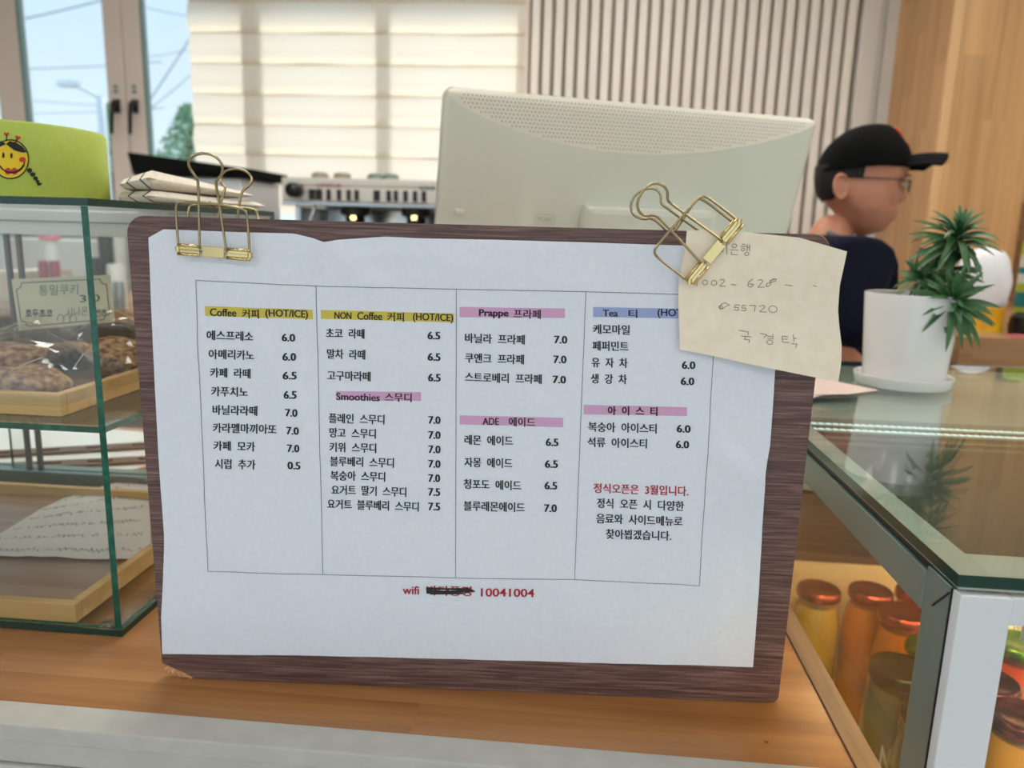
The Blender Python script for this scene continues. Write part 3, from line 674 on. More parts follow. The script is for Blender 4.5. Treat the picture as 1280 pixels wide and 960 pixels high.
# ---- binder clips
def clip(name, label, ffr, fhd, bfr, bhd, bar, loc, lift=0):
    t = thing(name, loc, label, 'binder clip')
    def pp(L, n): return [BP(x, y, n) for x, y in L]
    def ramp(L, n0, n1):
        ys = len(L); return [BP(x, y, n0+(n1-n0)*math.sin(math.pi*i/(ys-1))) for i, (x, y) in enumerate(L)]
    tube('front_frame', smoothpts(ramp(ffr, .0085+lift, .012+lift), 2), .00085, M['gold'], t)
    tube('front_handle', smoothpts(ramp(fhd, .0095+lift, .020+lift), 2), .00085, M['gold'], t)
    tube('back_frame', smoothpts(ramp(bfr, -.0060, -.012), 2), .00085, M['gold'], t)
    tube('back_handle', smoothpts(ramp(bhd, -.0068, -.016), 2), .00085, M['gold'], t)
    # rolled spring bar in three sections
    (x0, y0), (x1, y1) = bar
    A = BP(x0, y0, .0086+lift); B = BP(x1, y1, .0086+lift); d = (B-A); q = d.normalized().cross(bnorm).normalized()
    if q.dot(bu) < 0: q = -q
    for s0, s1, r in ((0, .30, 0), (.34, .64, 1), (.68, 1, 0)):
        a = A+d*s0; b = A+d*s1
        if r: 
            w1 = q*.0034; w2 = bnorm*.0009
            mesh('spring_plate', [a-w1-w2, b-w1-w2, b-w1+w2, a-w1+w2, a+w1-w2, b+w1-w2, b+w1+w2, a+w1+w2], BF, M['goldplate'], t, bevel=.0004)
        else:
            w1 = q*.0022; w2 = bnorm*.0006
            mesh('spring_plate', [a-w1-w2, b-w1-w2, b-w1+w2, a-w1+w2, a+w1-w2, b+w1-w2, b+w1+w2, a+w1+w2], BF, M['goldplate'], t, bevel=.0003)
            tubes('rolled_edge', [[a+q*.0028+bnorm*.0004, b+q*.0028+bnorm*.0004], [a-q*.0028+bnorm*.0006, b-q*.0028+bnorm*.0006]], .0011, M['goldplate'], t)
    tubes('spring_wire', [[A-d*.01, B+d*.01]], .0007, M['gold'], t)
    for e_ in (A, B): lathe('end_curl', [(0, -.0016), (.0016, -.0016), (.0016, .0016), (0, .0016)], e_, M['goldplate'], t, seg=12)
    # gusset joining the front and back frames over the top edge
    return t
def sub(L, dx, dy): return [(x+dx, y+dy) for x, y in L]
c1 = clip('binder_clip', 'gold wire binder clip upright over the top left corner of the board',
     [(223.3, 310), (219.5, 262), (221, 253.5), (228, 251.7), (263, 254), (298, 259.5), (306.7, 263), (309.3, 270), (312.3, 318)],
     [(249.7, 311), (248, 228), (246, 223), (236.5, 210), (235, 201), (241.7, 194), (255, 191), (267, 194), (276, 201.7), (278.7, 210), (277, 219), (270.5, 225), (270, 231), (272.5, 245), (283.3, 315)],
     [(233, 285), (236, 259), (240, 255.6), (262, 255.5), (316, 261), (322, 265), (325, 290)],
     [(270, 290), (276, 252), (281.7, 236), (281, 233), (276.2, 229.5), (275.8, 221), (279, 215.5), (286.7, 211.7), (297, 211), (308, 214), (315, 221.7), (314, 230), (305, 236.7), (301.7, 242), (298, 262), (294, 290)],
     ((222.5, 311.5), (312.8, 319)), BP(268, 300, .0))
tube('hinge_knot', smoothpts([BP(262, 253, .011), BP(266, 256, .006), BP(269, 260, 0), BP(273, 261.5, -.008)], 1), .0009, M['gold'], c1)
c2 = clip('binder_clip', 'gold wire binder clip set slantwise over the top of the cream note',
     [(860.6, 351.6), (822, 322.5), (817.3, 315), (820.5, 308), (870, 250), (878, 245), (886, 247), (923, 276)],
     [(876.6, 329), (824, 272), (817, 268.5), (807, 271), (798, 264.5), (796, 252.5), (803.5, 238), (811, 231.5), (818.5, 228.6), (828.5, 230.8), (835, 239), (834, 250), (838, 254), (903, 301)],
     [(850, 352), (826, 330), (823, 322), (827, 314), (862, 262), (869, 249), (878, 248), (915, 277)],
     [(866, 327), (832, 287), (816, 272), (804, 274.5), (791, 269), (787.5, 257), (793, 244), (806, 235.5), (820, 235.6), (826.5, 243), (825.8, 253), (829, 257), (890, 300)],
     ((862, 352), (924, 277)), BP(892, 315, 0), .0028)
tube('hinge_knot', smoothpts([BP(842, 286, .012), BP(845, 281, .008), BP(848, 276, 0), BP(852, 272, -.008)], 1), .0009, M['gold'], c2)

# ================================================================== GLASS CAKE CASE
GX0, GX1, GY0, GY1, GZ0, GZ1 = -1.0, -.357, .536, .88, CT, 1.416
case = thing('glass_display_case', ((GX0+GX1)/2, (GY0+GY1)/2, CT), 'frameless green edged glass display case on the left of the counter', 'display case')
pane('base_pane', GX0, GX1, GY0, GY1, CT+.0005, CT+.006, case, None, M['edge_dark'])
pane('top_pane', GX0, GX1, GY0, GY1, GZ1-.0055, GZ1, case, None, M['edge_dark'])
pane('side_pane', GX1-.0055, GX1, GY0, GY1, CT+.0062, GZ1-.0057, case)
pane('side_pane', GX0, GX0+.0055, GY0, GY1, CT+.0062, GZ1-.0057, case)
pane('front_pane', GX0+.0057, GX1-.0057, GY0+.0005, GY0+.006, CT+.0062, GZ1-.0057, case)
SH = 1.2425
pane('glass_shelf', GX0+.006, GX1-.006, GY0+.0062, GY1-.05, SH-.005, SH, case)
box('back_top_rail', GX0+.006, GX1-.006, GY1-.03, GY1-.002, 1.382, GZ1-.006, M['whitemetal'], case, bevel=.001)
box('rail_groove', GX0+.006, GX1-.006, GY1-.0315, GY1-.0305, 1.397, 1.3985, M['greymetal'], case)
box('back_bottom_rail', GX0+.006, GX1-.006, GY1-.03, GY1-.002, CT+.0065, CT+.024, M['greymetal'], case, bevel=.001)
for i, (x0, x1, y) in enumerate(((GX0+.01, -.685, GY1-.012), (-.70, GX1-.01, GY1-.022))):
    dr = pane('sliding_door', x0, x1, y, y+.004, CT+.024, 1.382, case)
for x in (-.676, -.661): box('door_edge_strip', x, x+.0045, GY1-.028, GY1-.0225, CT+.024, 1.382, P('grey_edge', (104, 102, 108), .4), case)
q = PZ(134, 783, CT+.006); lathe('clear_bumper', [(0, 0), (.0062, 0), (.006, .0022), (.0045, .003), (.0035, .0026), (0, .0024)], (q.x, q.y, CT+.0062), M['bagfilm'], case, seg=24)
# trays
def tray(zb, x1, y0, label, depth=.25, ln=.42, h=.019):
    x0 = x1-ln; y1 = y0+depth
    t = thing('wooden_tray', ((x0+x1)/2, (y0+y1)/2, zb), label, 'tray', 'bamboo trays in the glass case')
    box('tray_base', x0+.008, x1-.008, y0+.008, y1-.008, zb, zb+.005, M['trayfloor'], t)
    for b in ((x0, x1, y0, y0+.008), (x0, x1, y1-.008, y1), (x0, x0+.008, y0+.0082, y1-.0082), (x1-.008, x1, y0+.0082, y1-.0082)): box('side_wall', *b, zb, zb+h, M['tray'], t, bevel=.0008)
    return t
q1 = PZ(95.5, 779, CT+.0065); q2 = PZ(77, 521, SH+.0005)
tray(CT+.0065, q1.x, q1.y, 'lower bamboo tray with a crumpled written paper in it', .27, .42, .0165)
tray(SH+.0005, q2.x, q2.y, 'upper bamboo tray holding bagged cookies on the glass shelf', .22, .42, .0185)
# letter paper in the lower tray
def hl(u, v): return CT+.012+.0025+.003*noise.noise(Vector((u*14, v*14, 3)))+.002*abs(noise.noise(Vector((u*40, v*30, 6))))
lp4 = [PZ(0, 690, CT+.02), PZ(165, 693, CT+.02), PZ(185, 588, CT+.02), PZ(78, 617, CT+.02)]
lp4[0] = lp4[0]+Vector((-.04, 0, 0)); lp4[1] = lp4[1]+Vector((.018, .002, 0)); 
xmax = q1.x-.012
def LP4(s, t):
    p = (lp4[0]*(1-s)+lp4[1]*s)*(1-t)+(lp4[3]*(1-s)+lp4[2]*s)*t
    x = min(p.x, xmax); y = p.y; return x, y
V = []; Fc = []; nx, ny = 40, 30
for j in range(ny+1):
    for i in range(nx+1):
        x, y = LP4(i/nx, j/ny); V.append((x, y, hl(x, y)))
for j in range(ny):
    for i in range(nx): k = j*(nx+1)+i; Fc.append((k, k+1, k+nx+2, k+nx+1))
lt = thing('letter_paper', ((lp4[0].x+lp4[2].x)/2, lp4[0].y+.08, CT+.012), 'wrinkled greyish sheet of cursive handwriting in the lower tray', 'paper')
mesh('paper', V, Fc, P('grey_paper', (206, 200, 196), .8), lt, smooth=True)
Wr = Print(lambda x, y: Vector((x, y, hl(x, y)+.0004)))
for j in range(6):
    t = .08+j*.16; s = .04; pts = []
    while s < .95:
        pts.append((s, t+.014*math.sin(s*210+j*2)+.006*math.sin(s*61)+.012*random.uniform(-1, 1))); s += .0065
        if random.random() < .09: s += .02; pts.append(None)
    for i in range(len(pts)-1):
        if pts[i] is None or pts[i+1] is None: continue
        a = LP4(*pts[i]); b = LP4(*pts[i+1]); 
        if math.dist(a, b) > 1e-5: Wr.line(*a, *b, .0007, 1, lambda x, y: (x, y))
Wr.build('cursive_writing', P('faded_ink', (112, 98, 92), .8), lt)
# cookies in film bags on the upper tray
def cookie(x, y, z, r, label, tilt=.2, sq=.75):
    V = []; Fc = []; R_, S_ = 10, 22
    for i in range(R_+1):
        ph = math.pi*i/R_-math.pi/2
        for k in range(S_):
            a = 2*math.pi*k/S_; p = Vector((math.cos(ph)**.6*math.cos(a)*r, math.cos(ph)**.6*math.sin(a)*r*sq, math.sin(ph)*r*.34)) if 0 < i < R_ else Vector((0, 0, (-1 if i == 0 else 1)*r*.3))
            p *= 1+.14*noise.noise(p*60+Vector((x*50, y*50, 1)))
            p = Matrix.Rotation(tilt, 3, 'Y') @ Matrix.Rotation(tilt*.6, 3, 'X') @ p
            V.append(p+Vector((x, y, z)))
    for i in range(R_):
        for k in range(S_): k2 = (k+1) % S_; Fc.append((i*S_+k, i*S_+k2, (i+1)*S_+k2, (i+1)*S_+k))
    return tag(mesh('cookie', V, Fc, M['cookie'], None, smooth=True), label, 'cookie', 'bagged cookies on the upper tray')
zt_ = SH+.0055
def bag(x, y, w, d, h, label, kn):
    V = []; Fc = []; nx, ny = 22, 18
    for j in range(ny+1):
        for i in range(nx+1):
            s = i/nx*2-1; t = j/ny*2-1
            e = max(0, 1-abs(s)**3.2)*max(0, 1-abs(t)**3.2)
            pk = math.exp(-((s-kn)**2+(t-.2)**2)*14)*.012
            z = zt_+.004+h*e**.6+pk+.0035*noise.noise(Vector((s*4+x*9, t*4, 3)))*e
            V.append((x+s*w/2, y+t*d/2, max(zt_+.003, z)))
    for j in range(ny):
        for i in range(nx): k = j*(nx+1)+i; Fc.append((k, k+1, k+nx+2, k+nx+1))
    return tag(mesh('cookie_bag', V, Fc, M['bagfilm'], None, smooth=False), label, 'plastic bag', 'clear bags of cookies')
bx, byy = q2.x, q2.y
cookie(bx-.060, byy+.045, zt_+.013, .036, 'flat brown cookie at the front corner of the upper tray', .06, .8)
cookie(bx-.135, byy+.050, zt_+.013, .036, 'brown cookie at the left edge on the upper tray', -.05, .8)
cookie(bx-.100, byy+.075, zt_+.030, .030, 'brown cookie resting on top of the two front cookies', .1, .8)
cookie(bx-.040, byy+.150, zt_+.020, .034, 'dark brown cookie by the right rim of the upper tray', .3, .9)
cookie(bx-.115, byy+.160, zt_+.016, .034, 'brown cookie at the back of the upper tray', -.2, .9)
bag(bx-.095, byy+.058, .165, .088, .046, 'crinkled clear bag over the front cookies', .3)
bag(bx-.045, byy+.150, .085, .095, .052, 'crinkled clear bag at the right rim of the upper tray', -.2)
bag(bx-.135, byy+.150, .09, .09, .044, 'crinkled clear bag at the back of the upper tray', 0)
for L_, lb in (([(0, 472), (22, 458), (52, 447)], 0), ([(104, 443), (92, 460)], 0), ([(35, 477), (52, 464), (62, 454)], 1)):
    pts = [PY(x, y, byy+.03) for x, y in L_]
    b0 = [o for o in C.objects if o.name.startswith('cookie_bag')][0]
    tube('film_glint', smoothpts(pts, 2), .0003, M['goldplate'] if lb else M['white'], b0, seg=5)  # thin white and gold lines drawn as highlights on the film
# price tag card
def cardp(px, py, off=0): p = PY(px, py, .725); return Vector((p.x, p.y-off, p.z))
tg = thing('price_card', PY(84, 408, .725), 'cream price card handwritten with cookie flavours above the upper tray', 'price card')
c4 = [(14, 349), (137, 343.5), (143, 402.5), (23.5, 413.5)]
V = [cardp(*p) for p in c4]+[cardp(*p)+Vector((0, .0012, 0)) for p in c4]
mesh('card', V, [(0, 3, 2, 1), (4, 5, 6, 7), (0, 1, 5, 4), (1, 2, 6, 5), (2, 3, 7, 6), (3, 0, 4, 7)], M['card'], tg)
ident = lambda x, y: (x, y)
Cd = Print(lambda x, y: cardp(x, y, .0004)); 
def bil(s, t):
    a = Vector(c4[0])*(1-s)+Vector(c4[1])*s; b = Vector(c4[3])*(1-s)+Vector(c4[2])*s; p = a*(1-t)+b*t; return (p.x, p.y)
fr = [(.1, .08), (.9, .08), (.915, .17), (.96, .2), (.96, .82), (.915, .84), (.9, .93), (.1, .93), (.085, .84), (.04, .82), (.04, .2), (.085, .17), (.1, .08)]
def pxline(Pr, a, b, w_):
    A = Vector(a); B = Vector(b); d = B-A
    if d.length < 1e-6: return
    q = Vector((-d.y, d.x)).normalized()*w_/2; Pr.add([tuple(A+q), tuple(A-q), tuple(B-q), tuple(B+q)], [(0, 1, 2, 3)])
for i in range(len(fr)-1): pxline(Cd, bil(*fr[i]), bil(*fr[i+1]), .9)
Cd.build('printed_border', M['printblack'], tg)
Cw = Print(lambda x, y: cardp(x, y, .0005))
def ptext(Pr, body, x0, x1, cy, h, slope=0, bold=0.0):
    v, f = text2d(body, bold); Pr.add([(x0+(x1-x0)*x, cy+h/2-h*y+slope*(x1-x0)*x) for x, y in v], f)
ptext(Cw, '통밀쿠키', 49, 98, 363, 13, -.03, .0); ptext(Cw, '시나몬', 83, 110, 391, 11, -.1, .0)
for cx_ in (76, 84, 92): 
    L_ = circ(cx_, 399, 4, 6, 10, 160, 400)
    for i in range(10): pxline(Cw, L_[i], L_[i+1], .8)
Cw.build('grey_handwriting', M['pencil'], tg)
Cb = Print(lambda x, y: cardp(x, y, .0005))
ptext(Cb, '호두초코', 32, 66, 391.5, 10, .0, .02); ptext(Cb, '건츠', 119, 134, 391, 9, 0, .02); ptext(Cb, '3.0', 100, 125, 373.5, 9, -.05, .0)
Cb.build('black_handwriting', M['printblack'], tg)
# card stand
box('card_stand', PY(84, 405, .725).x-.01, PY(84, 405, .725).x+.01, .7275, .735, SH+.025, 1.33, M['bagfilm'], tg)
box('stand_foot', PY(84, 405, .725).x-.012, PY(84, 405, .725).x+.012, .715, .745, SH+.0065, SH+.025, M['bagfilm'], tg)

# ---- lime round box on top of the case
tcx, tcy, tr_ = -.4975, .640, .0785
tin = thing('round_gift_box', (tcx, tcy, GZ1), 'lime green round box with a yellow smiling face on top of the glass case', 'box')
TH = PY(60, 148, .57).z-GZ1
lathe('drum', [(tr_-.001, .0004), (tr_, .002), (tr_, TH-.002), (tr_-.0015, TH), (tr_-.004, TH), (tr_-.004, TH-.004), (0, TH-.004)], (tcx, tcy, GZ1), M['tin'], tin, seg=72)
def tinpt(px, py, off=.0004):
    d = ray(px, py); o = Vector((0, 0, CAMZ)); ox, oy = o.x-tcx, o.y-tcy; R2 = (tr_+off)**2
    A = d.x**2+d.y**2; B = 2*(ox*d.x+oy*d.y); Cc = ox**2+oy**2-R2; D = B*B-4*A*Cc
    t = (-B-math.sqrt(max(0, D)))/(2*A); return o+d*t
def decal(name, polys, mat, off):
    Pr = Print(lambda x, y: tinpt(x, y, off))
    for pl_ in polys:
        c = (sum(p[0] for p in pl_)/len(pl_), sum(p[1] for p in pl_)/len(pl_)); n = len(pl_)
        pts = [c]+[(c[0]+(p[0]-c[0])*.5, c[1]+(p[1]-c[1])*.5) for p in pl_]+pl_
        Pr.add(pts, [(0, 1+i, 1+(i+1) % n) for i in range(n)]+[(1+i, 1+n+i, 1+n+(i+1) % n, 1+(i+1) % n) for i in range(n)])
    return Pr.build(name, mat, tin)
def pxw(L_, w_):
    out = []
    for i in range(len(L_)-1):
        A = Vector(L_[i]); B = Vector(L_[i+1]); d = B-A
        if d.length < 1e-6: continue
        q = Vector((-d.y, d.x)).normalized()*w_/2; e2 = d.normalized()*w_*.2; out.append([tuple(A+q-e2), tuple(A-q-e2), tuple(B-q+e2), tuple(B+q+e2)])
    return out
decal('face', [circ(13, 199, 22.5, 24, 30)[:-1]], M['yellow'], .0004)
hairp = circ(13, 199, 23, 24.5, 18, 215, 340)
decal('face_outline', pxw(circ(13, 199, 22.8, 24.2, 36), 1.6)+pxw(circ(15, 199, 17, 17, 14, 25, 150), 1.6)+[circ(4.2, 194, 1.6, 3.6, 10)[:-1], circ(14.3, 194.5, 1.6, 3.6, 10)[:-1]]
      + [[(7.5, 180), (12, 176.3), (20, 178), (28, 183), (33.5, 190.5), (27, 190.5), (18, 188)], [(7.5, 180), (-10, 188), (-6, 180), (2, 176)]]
      + pxw([(8, 176), (8.5, 169)], 1.6)+pxw([(19.5, 178), (21.5, 173)], 1.6)
      + [circ(37, 213, 3.4, 3, 8)[:-1], circ(41, 218, 3.6, 3, 8)[:-1], circ(44.5, 223, 3.2, 2.8, 8)[:-1], circ(47, 227, 2.4, 2.2, 8)[:-1], [(46, 228), (53, 229), (51, 231.5), (47, 232.5)]], M['printblack'], .0008)
decal('red_details', [circ(28, 199.5, 4.3, 3.3, 12)[:-1], circ(10, 214, 4.2, 4.4, 12)[:-1], circ(18, 214, 4.2, 4.4, 12)[:-1], [(8, 171), (4.3, 167), (6, 165), (8, 166.5), (10.5, 165), (11.8, 167.5)], [(21.5, 175), (18.5, 170.5), (21, 169), (22.6, 170.5), (25.5, 170.5), (26, 173)]], M['printdarkred'], .0006)
decal('smile', pxw(circ(14, 197.5, 17.5, 17.8, 16, 15, 160), 1.5), M['printblack'], .0011)
# ---- towels
STR_PH = -(-.4115+.4*(GZ1+.008))/.0185+60
def stripe_mat():
    mt = noisy('linen_towel', (220, 212, 196), (230, 222, 208), nscale=260, rough=.95, bump=.3, bdist=.001); b = mt.node_tree.nodes['Principled BSDF']; L = mt.node_tree.links
    g = N(mt, 'ShaderNodeNewGeometry'); sx = N(mt, 'ShaderNodeSeparateXYZ'); L.new(g.outputs['Position'], sx.inputs[0])
    a = N(mt, 'ShaderNodeMath', operation='MULTIPLY_ADD'); a.inputs[1].default_value = 1/.0185; a.inputs[2].default_value = STR_PH; L.new(sx.outputs[0], a.inputs[0])
    y_ = N(mt, 'ShaderNodeMath', operation='MULTIPLY_ADD'); y_.inputs[1].default_value = .4/.0185; L.new(sx.outputs[2], y_.inputs[0]); L.new(a.outputs[0], y_.inputs[2])
    f = N(mt, 'ShaderNodeMath', operation='FRACT'); L.new(y_.outputs[0], f.inputs[0]); c = N(mt, 'ShaderNodeMath', operation='LESS_THAN'); c.inputs[1].default_value = .12; L.new(f.outputs[0], c.inputs[0])
    lim = N(mt, 'ShaderNodeMath', operation='LESS_THAN'); lim.inputs[1].default_value = -.366; L.new(sx.outputs[0], lim.inputs[0]); mm = N(mt, 'ShaderNodeMath', operation='MULTIPLY'); L.new(c.outputs[0], mm.inputs[0]); L.new(lim.outputs[0], mm.inputs[1])
    mx = N(mt, 'ShaderNodeMix', data_type='RGBA'); old = b.inputs['Base Color'].links[0].from_socket
    L.new(mm.outputs[0], mx.inputs['Factor']); L.new(old, mx.inputs['A']); mx.inputs['B'].default_value = lin((34, 34, 38)); L.new(mx.outputs['Result'], b.inputs['Base Color'])
    return mt
M['towel'] = stripe_mat()
def towel(x0, x1, y0, y1, z0, h0, h1, label, seed):
    # layered folded cloth: closed slab with rounded front, groove lines on the fold side
    V = []; Fc = []; nx, ns = 26, 40
    for i in range(nx+1):
        s = i/nx; x = x0+(x1-x0)*s
        h = h0+(h1-h0)*math.sin(s*1.9)+.0015*noise.noise(Vector((s*4, seed, 1)))
        e = 1-max(0, (s-.93)/.07)**2*.35
        for k in range(ns):
            a = 2*math.pi*k/ns; cy = math.copysign(abs(math.cos(a))**.45, math.cos(a)); sz = math.copysign(abs(math.sin(a))**.6, math.sin(a))
            gr = 1-.05*max(0, math.cos(a*2*3))*(abs(math.cos(a)) > .6)
            y = (y0+y1)/2+cy*(y1-y0)/2*gr + .004*noise.noise(Vector((s*3, seed, 4)))
            z = z0+h/2*e+sz*h/2*e + (.0015*noise.noise(Vector((x*30, y*18, seed))) if sz > 0 else 0)
            # surface slumps towards the back right
            if sz > 0: z -= max(0, (y-y0)/(y1-y0)-.35)*h*.45
            V.append((x+.004*noise.noise(Vector((y*20, z*60, seed))), y, max(z0+.0002, z)))
    for i in range(nx):
        for k in range(ns): k2 = (k+1) % ns; Fc.append((i*ns+k, (i+1)*ns+k, (i+1)*ns+k2, i*ns+k2))
    Fc.append(tuple(range(ns))); Fc.append(tuple(nx*ns+k for k in range(ns))[::-1])
    return Vector, V, Fc
tx = thing('folded_towel', (-.45, .76, GZ1+.0003), 'lower folded beige linen towel with black stripes on the glass case', 'towel', 'striped towels on the glass case')
_, V, Fc = towel(-.62, -.362, .735, .88, GZ1+.0003, .013, .0145, '', 3)
V = [Vector((v[0], v[1] - .118*max(0, (v[0]+.415)/.055) if v[0] > -.415 else v[1], v[2])) for v in V]
tx2 = None
# simpler robust folded slabs following the corner seen in the photo
def slab(name, quad, z0, hs, th, parent, seed, nf=3):
    """quad: 4 floor corners (fl, fr, br, bl); hs: heights at corners; rounded cloth layers"""
    for l in range(nf):
        V = []; Fc = []; nx, ny = 20, 16
        f0 = l/nf; f1 = (l+1)/nf
        for top in (0, 1):
            for j in range(ny+1):
                for i in range(nx+1):
                    s, t = i/nx, j/ny
                    q = (quad[0]*(1-s)+quad[1]*s)*(1-t)+(quad[3]*(1-s)+quad[2]*s)*t
                    H = (hs[0]*(1-s)+hs[1]*s)*(1-t)+(hs[3]*(1-s)+hs[2]*s)*t
                    edge = min(min(s, 1-s)*nx/3.0, min(t, 1-t)*ny/1.6, 1)
                    mid = (f0+f1)/2; hh_ = (f1-f0)/2*math.sqrt(1-(1-edge)**2)*.96
                    fr_ac = mid+(hh_ if top else -hh_)
                    wv = .12*noise.noise(Vector((s*5, t*4, seed+l*3)))*min(1, edge)
                    z = z0+H*max(0, fr_ac+wv*f0*1.2+(wv*.5 if top and l == nf-1 else 0))+.0002
                    inn = .0012*noise.noise(Vector((l*5, t*6, seed)))
                    V.append((q.x+(inn if s > .9 else 0), q.y+(inn if t < .1 else 0), max(z0+.0002*(1+top), z)))
        n1 = (nx+1)*(ny+1)
        for j in range(ny):
            for i in range(nx):
                k = j*(nx+1)+i; Fc.append((k, k+nx+1, k+nx+2, k+1)); k += n1; Fc.append((k, k+1, k+nx+2, k+nx+1))
        rim = [i for i in range(nx+1)]+[j*(nx+1)+nx for j in range(1, ny+1)]+[ny*(nx+1)+i for i in range(nx-1, -1, -1)]+[j*(nx+1) for j in range(ny-1, 0, -1)]
        for a in range(len(rim)): b = (a+1) % len(rim); Fc.append((rim[a], rim[b], rim[b]+n1, rim[a]+n1))
        mesh(name, V, Fc, M['towel'], parent, smooth=True)
FR_ = Vector((-.366, .632, 0))
zl = GZ1+.0003
slab('cloth_fold', [Vector((-.405, .650, 0)), FR_, Vector((-.363, .872, 0)), Vector((-.52, .872, 0))], zl, [.010, .011, .011, .010], 0, tx, 2, 1)
tx2 = thing('folded_towel', (-.45, .76, zl+.0145), 'upper folded beige linen towel with black stripes slumping to the right', 'towel', 'striped towels on the glass case')
slab('cloth_fold', [Vector((-.405, .655, 0)), FR_+Vector((-.002, .004, 0)), Vector((-.366, .845, 0)), Vector((-.50, .85, 0))], zl+.0112, [.009, .0190, .009, .012], 0, tx2, 8, 1)

# ---- things behind the glass case on the counter
bm_white = tag(mesh('white_sheet', [Vector((-1.5, .90, CT+.0004)), Vector((-.62, .90, CT+.0004)), Vector((-.50, 1.10, CT+.0004)), Vector((-.80, 1.14, CT+.0004)), Vector((-1.5, 1.14, CT+.0004)), Vector((-1.5, .90, CT+.0012)), Vector((-.62, .90, CT+.0012)), Vector((-.50, 1.10, CT+.0012)), Vector((-.80, 1.14, CT+.0012)), Vector((-1.5, 1.14, CT+.0012))],
     [(4, 3, 2, 1, 0), (5, 6, 7, 8, 9), (0, 1, 6, 5), (1, 2, 7, 6), (2, 3, 8, 7), (3, 4, 9, 8), (4, 0, 5, 9)], M['white']), 'white sheet lying on the counter behind the glass case', 'paper')
def slotted(p0, p1, z, label):
    t = thing('slotted_reflection', (p0+p1)/2+Vector((0, 0, z)), label, 'reflection', 'brown slotted reflections behind the glass case')
    d = (p1-p0); L_ = d.length; d.normalize(); q = Vector((-d.y, d.x, 0)); 
    def frm(a, b_, c): return p0+d*a+q*b_+Vector((0, 0, z+c))
    B = [(0, L_, -.014, -.006, 0, .004), (0, L_, .006, .014, 0, .004)]
    n = int(L_/.06)
    for i in range(n+1):
        a0 = i*L_/n-.016; B.append((max(0, a0), min(L_, a0+.032), -.006, .006, 0, .004))
    boxes('slotted_bar', B, M['reflbrown'], t, fr=frm)  # bars added in place of a brown slotted reflection in the glass
slotted(Vector((-.95, .905, 0)), Vector((-.44, 1.13, 0)), CT+.002, 'upper brown slotted bar standing in for a reflection behind the case')
slotted(Vector((-.80, .900, 0)), Vector((-.38, 1.06, 0)), CT+.002, 'lower brown slotted bar standing in for a reflection nearer the board')

# ================================================================== MONITOR (back of an all-in-one screen)
psi, Ln_ = .4, .263
ma = Vector((math.cos(psi), math.sin(psi), 0)); mn = Vector((math.sin(psi), -math.cos(psi), 0))
mu = mn*math.sin(Ln_)+Vector((0, 0, 1))*math.cos(Ln_); mN = ma.cross(mu)
MO = Vector((-.162, .914, 1.562)); MW, MH = .52, .325
def mw(s, t, n=0): return MO+ma*s-mu*t+mN*n      # s right, t down, n towards us
mon = thing('computer_monitor', (mw(MW/2, MH/2).x, mw(MW/2, MH/2).y, CT), 'glossy off-white computer monitor seen from behind the menu board', 'monitor')
Pm = lambda x0, x1, y0, y1, z0, z1, nm, mat, par=mon, bevel=0: box(nm, x0, x1, y0, y1, z0, z1, mat, par, bevel, fr=lambda a, b, c: mw(a, b, c))
ol = [(.012-.012*math.cos(a), .012-.012*math.sin(a)) for a in [i*math.pi/16 for i in range(9)]]
ol = ol+[(MW-x, y) for x, y in ol[::-1]]+[(MW, MH), (0, MH)]
nO = len(ol)
mesh('bezel', [mw(a, b, -.006) for a, b in ol]+[mw(a, b, -.014) for a, b in ol], [tuple(range(nO))[::-1], tuple(range(nO, 2*nO))]+[(i, (i+1) % nO, nO+(i+1) % nO, nO+i) for i in range(nO)], M['monitor'], mon)
Pm(.008, MW-.008, .008, MH-.014, -.0155, -.0141, 'screen', M['black'])
def mcurve(s):   # lower boundary of the perforated top facet
    x = s/MW; return .004+.052*(math.sin(math.pi*min(1, max(0, x))**.86))**.8
def mdep(s, t):
    x = s/MW; y = t/MH
    ex = min(x, 1-x)*MW; 
    rim = min(1, ex/.03, (MH-t)/.02 if t > MH-.02 else 1)
    c = mcurve(s)
    base = .030*math.sin(math.pi*x)**.55*1.0
    f = min(1, t/c) if c > 0 else 1
    return -.006 + (base*f**.9 + .004*min(1, t/.004) ) * (1 if t < MH-.01 else max(0, (MH-t)/.01)) 
def corner(s, r=.012):
    e = min(s, MW-s); return r-math.sqrt(max(0, r*r-(r-e)**2)) if e < r else 0
V = []; Fc = []; nx = 90; n1 = 8; n2 = 26
V2 = []; F2 = []
for i in range(nx+1):
    x = i/nx; s = MW*(.5-.5*math.cos(math.pi*x)) ; c = mcurve(s)
    tt = corner(s); c = max(c, tt+.001)
    for j in range(n1+1): t = tt+(c-tt)*j/n1; V2.append(mw(s, t, mdep(s, t)))
    for j in range(n2+1): t = c+(MH-c)*(j/n2); V.append(mw(s, t, mdep(s, t)))
for i in range(nx):
    for j in range(n1): k = i*(n1+1)+j; F2.append((k, k+1, k+n1+2, k+n1+1))
    for j in range(n2): k = i*(n2+1)+j; Fc.append((k, k+1, k+n2+2, k+n2+1))
mesh('back_cover', V, Fc, M['monitor'], mon, smooth=True)
mesh('vent_panel', V2, F2, P('monitor_matt_cream', (226, 220, 204), .5), mon, smooth=True)
